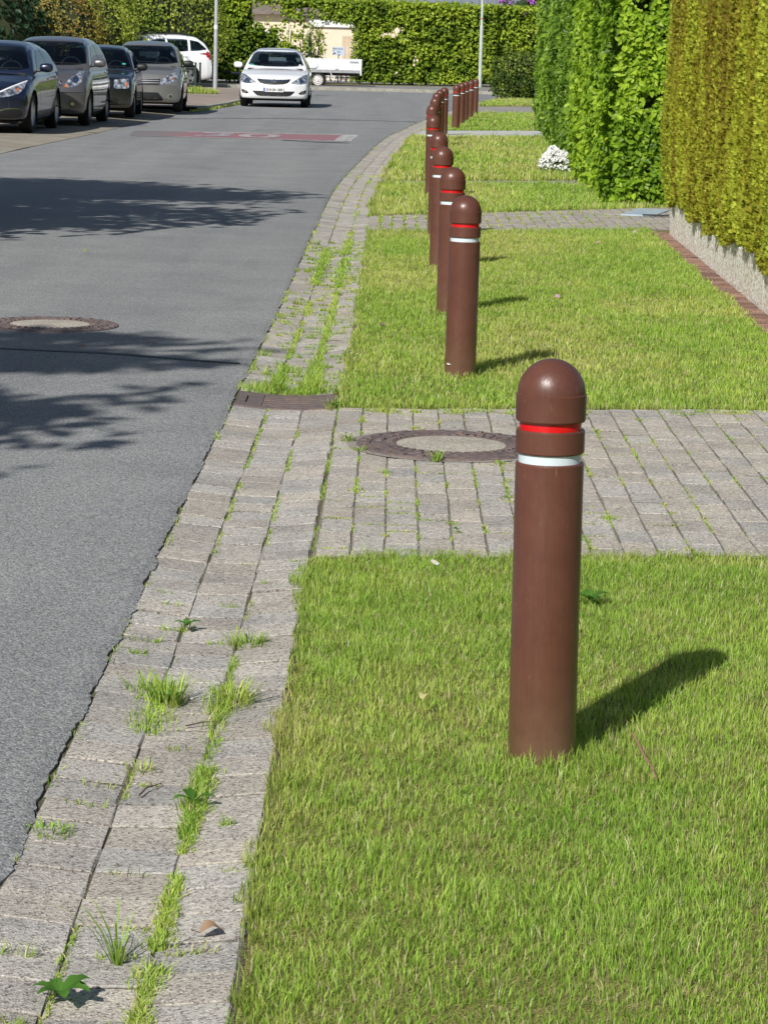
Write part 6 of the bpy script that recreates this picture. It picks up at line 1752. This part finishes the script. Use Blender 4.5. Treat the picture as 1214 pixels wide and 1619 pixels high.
M_YEL = simple('yellow_floret', (.75, .48, .02), .6)
M_STEM = simple('green_stem', (.12, .22, .03), .6)
def flower(loc, label, r_, col, h, seed, group, name='daisy', cat='daisy', eye=True, n=13):
    t = thing(name, label, cat, (loc[0], loc[1], -.005), seed * .7, group)
    rd = random.Random(seed); tilt = Matrix.Translation((0, 0, h)) @ Matrix.Rotation(rd.uniform(.5, .8), 4, Vector((1, rd.uniform(-.3, .3), 0)))
    V = []; Q = []
    for k in range(n):
        a = 6.283 * k / n; 
        for (q, w_, z) in ((.25, .10, 0), (.75, .20, .08), (1.0, .08, .06)):
            for sg in (-1, 1): V.append(tuple(tilt @ Vector((r_ * (q * math.cos(a) - sg * w_ * math.sin(a)), r_ * (q * math.sin(a) + sg * w_ * math.cos(a)), r_ * z + .0002 * k))))
        b = k * 6; Q += [(b, b + 1, b + 3, b + 2), (b + 2, b + 3, b + 5, b + 4)]
    mesh_np('petals', V, Q, None, np.tile(col, (len(V), 1)), M_PETAL, t)
    if eye: mb = MB(); mb.lathe([(r_ * .34, .001), (r_ * .26, r_ * .2), (.0002, r_ * .28)], 10, tilt); mb.build('eye', M_YEL, t, smooth=True)
    mb = MB(); mb.tube((0, 0, -.01), (0, 0, h), .0012, n=5); mb.build('stem', M_STEM, t)
flower((.16, 7.84), 'white daisy in the front verge, left one of the pair by the driveway', .015, (.85, .85, .84), .062, 1, None)
flower((.26, 7.92), 'white daisy in the front verge, right one of the pair by the driveway', .015, (.85, .85, .84), .062, 2, None)
for i, (x, y) in enumerate([(-.32, 13.33), (-.24, 13.28), (-.20, 13.25), (.31, 12.95)]):
    flower((max(x, -.20 + .02 * i), y), ['white daisy in the middle verge, leftmost of three beside the gutter', 'white daisy in the middle verge, middle of three beside the gutter', 'white daisy in the middle verge, rightmost of three beside the gutter', 'white daisy close to the foot of the second bollard'][i], .014, (.80, .80, .76), .065, 5 + i, None)
for i, (x, y, l) in enumerate([(-.09, 14.69, 'middle of the three pink clover heads by the second bollard'), (-.14, 14.65, 'leftmost of the three pink clover heads by the second bollard'), (-.04, 14.67, 'rightmost of the three pink clover heads by the second bollard'),
                               (-.19, 14.5, 'single pink clover head at the gutter edge of the middle verge'), (.11, 19.2, 'pink clover head beside the shaft of the fourth bollard'), (1.72, 21.6, 'pink clover head in the open grass left of the brick edging'), (2.15, 23.0, 'pink clover head near the far corner of the aggregate wall'), (1.08, 16.7, 'pink clover head in the grass right of the second bollard shadow')]):
    flower((x, y), l, .018, (.66, .38, .54), .07, 20 + i, None, 'clover_flower', 'clover flower', False, 9)
flower((-.235, 11.93), 'tiny yellow flower on the right corner of the gully grate', .014, (.85, .55, .02), .03, 31, None, 'yellow_flower', 'flower', False, 11)
def dry_leaf(loc, label, size, col, rz, z=.0):
    t = thing('dry_leaf', label, 'leaf', (loc[0], loc[1], ground_z(*loc) + .012 + z), rz)
    V = []; K = 7
    for i in range(K + 1):
        u = i / K; ww = size * .42 * math.sin(math.pi * (u * .9 + .06))
        for s in (-1, 0, 1): V.append((size * (u - .5), s * ww, abs(s) * ww * .35 + .012 * math.sin(u * 3.1)))
    Q = [(i * 3 + j, i * 3 + j + 1, i * 3 + j + 4, i * 3 + j + 3) for i in range(K) for j in range(2)]
    mesh_np('blade', V, Q, None, np.tile(col, (len(V), 1)), M_PETAL, t, True)
    mb = MB(); mb.tube((-size * .5, 0, .002), (-size * .85, .006, .008), .001, n=5); mb.build('stalk', M_BARK, t)
dry_leaf((-.30, 4.59), 'curled tan dry leaf on the right row of gutter stones', .045, (.42, .27, .17), .4)
dry_leaf((.11, 6.2), 'pale yellow fallen leaf upright in the grass left of the closest bollard', .032, (.50, .46, .20), 1.2, .03)
dry_leaf((-1.62, 13.62), 'small rusty fallen leaf on the asphalt seam', .022, (.42, .14, .05), .6)
dry_leaf((-2.33, 19.9), 'yellow fallen leaf lying on the sunlit asphalt', .05, (.55, .50, .06), .2)
t = thing('twig', 'thin reddish bare twig lying in the grass right of the closest bollard', 'twig', (.61, 5.77, .0))
mb = MB(); pp = [(-.012, .16, .040), (-.004, .08, .036), (.003, .0, .030), (.012, -.08, .026), (.016, -.15, .018)]
for a, b in zip(pp[:-1], pp[1:]): mb.tube(a, b, .0022, n=6)
mb.build('stick', simple('reddish_twig', (.34, .17, .13), .8), t)
for i, (x, y, rz, l) in enumerate([(-.42, 6.12, .3, 'brown twig on the gutter stones right of the bright green tuft'), (-.50, 5.55, 1.1, 'short dark twig lying across the left gutter joint'), (-.30, 14.45, .2, 'dark crooked twig at the gutter edge near the daisies')]):
    t = thing('twig', l, 'twig', (x, y, ground_z(x, y) + .008), rz)
    mb = MB(); mb.tube((-.05, 0, 0), (0, .012, .004), .0022, n=6); mb.tube((0, .012, .004), (.055, .006, .002), .0022, .001, 6); mb.build('stick', M_BARK, t)
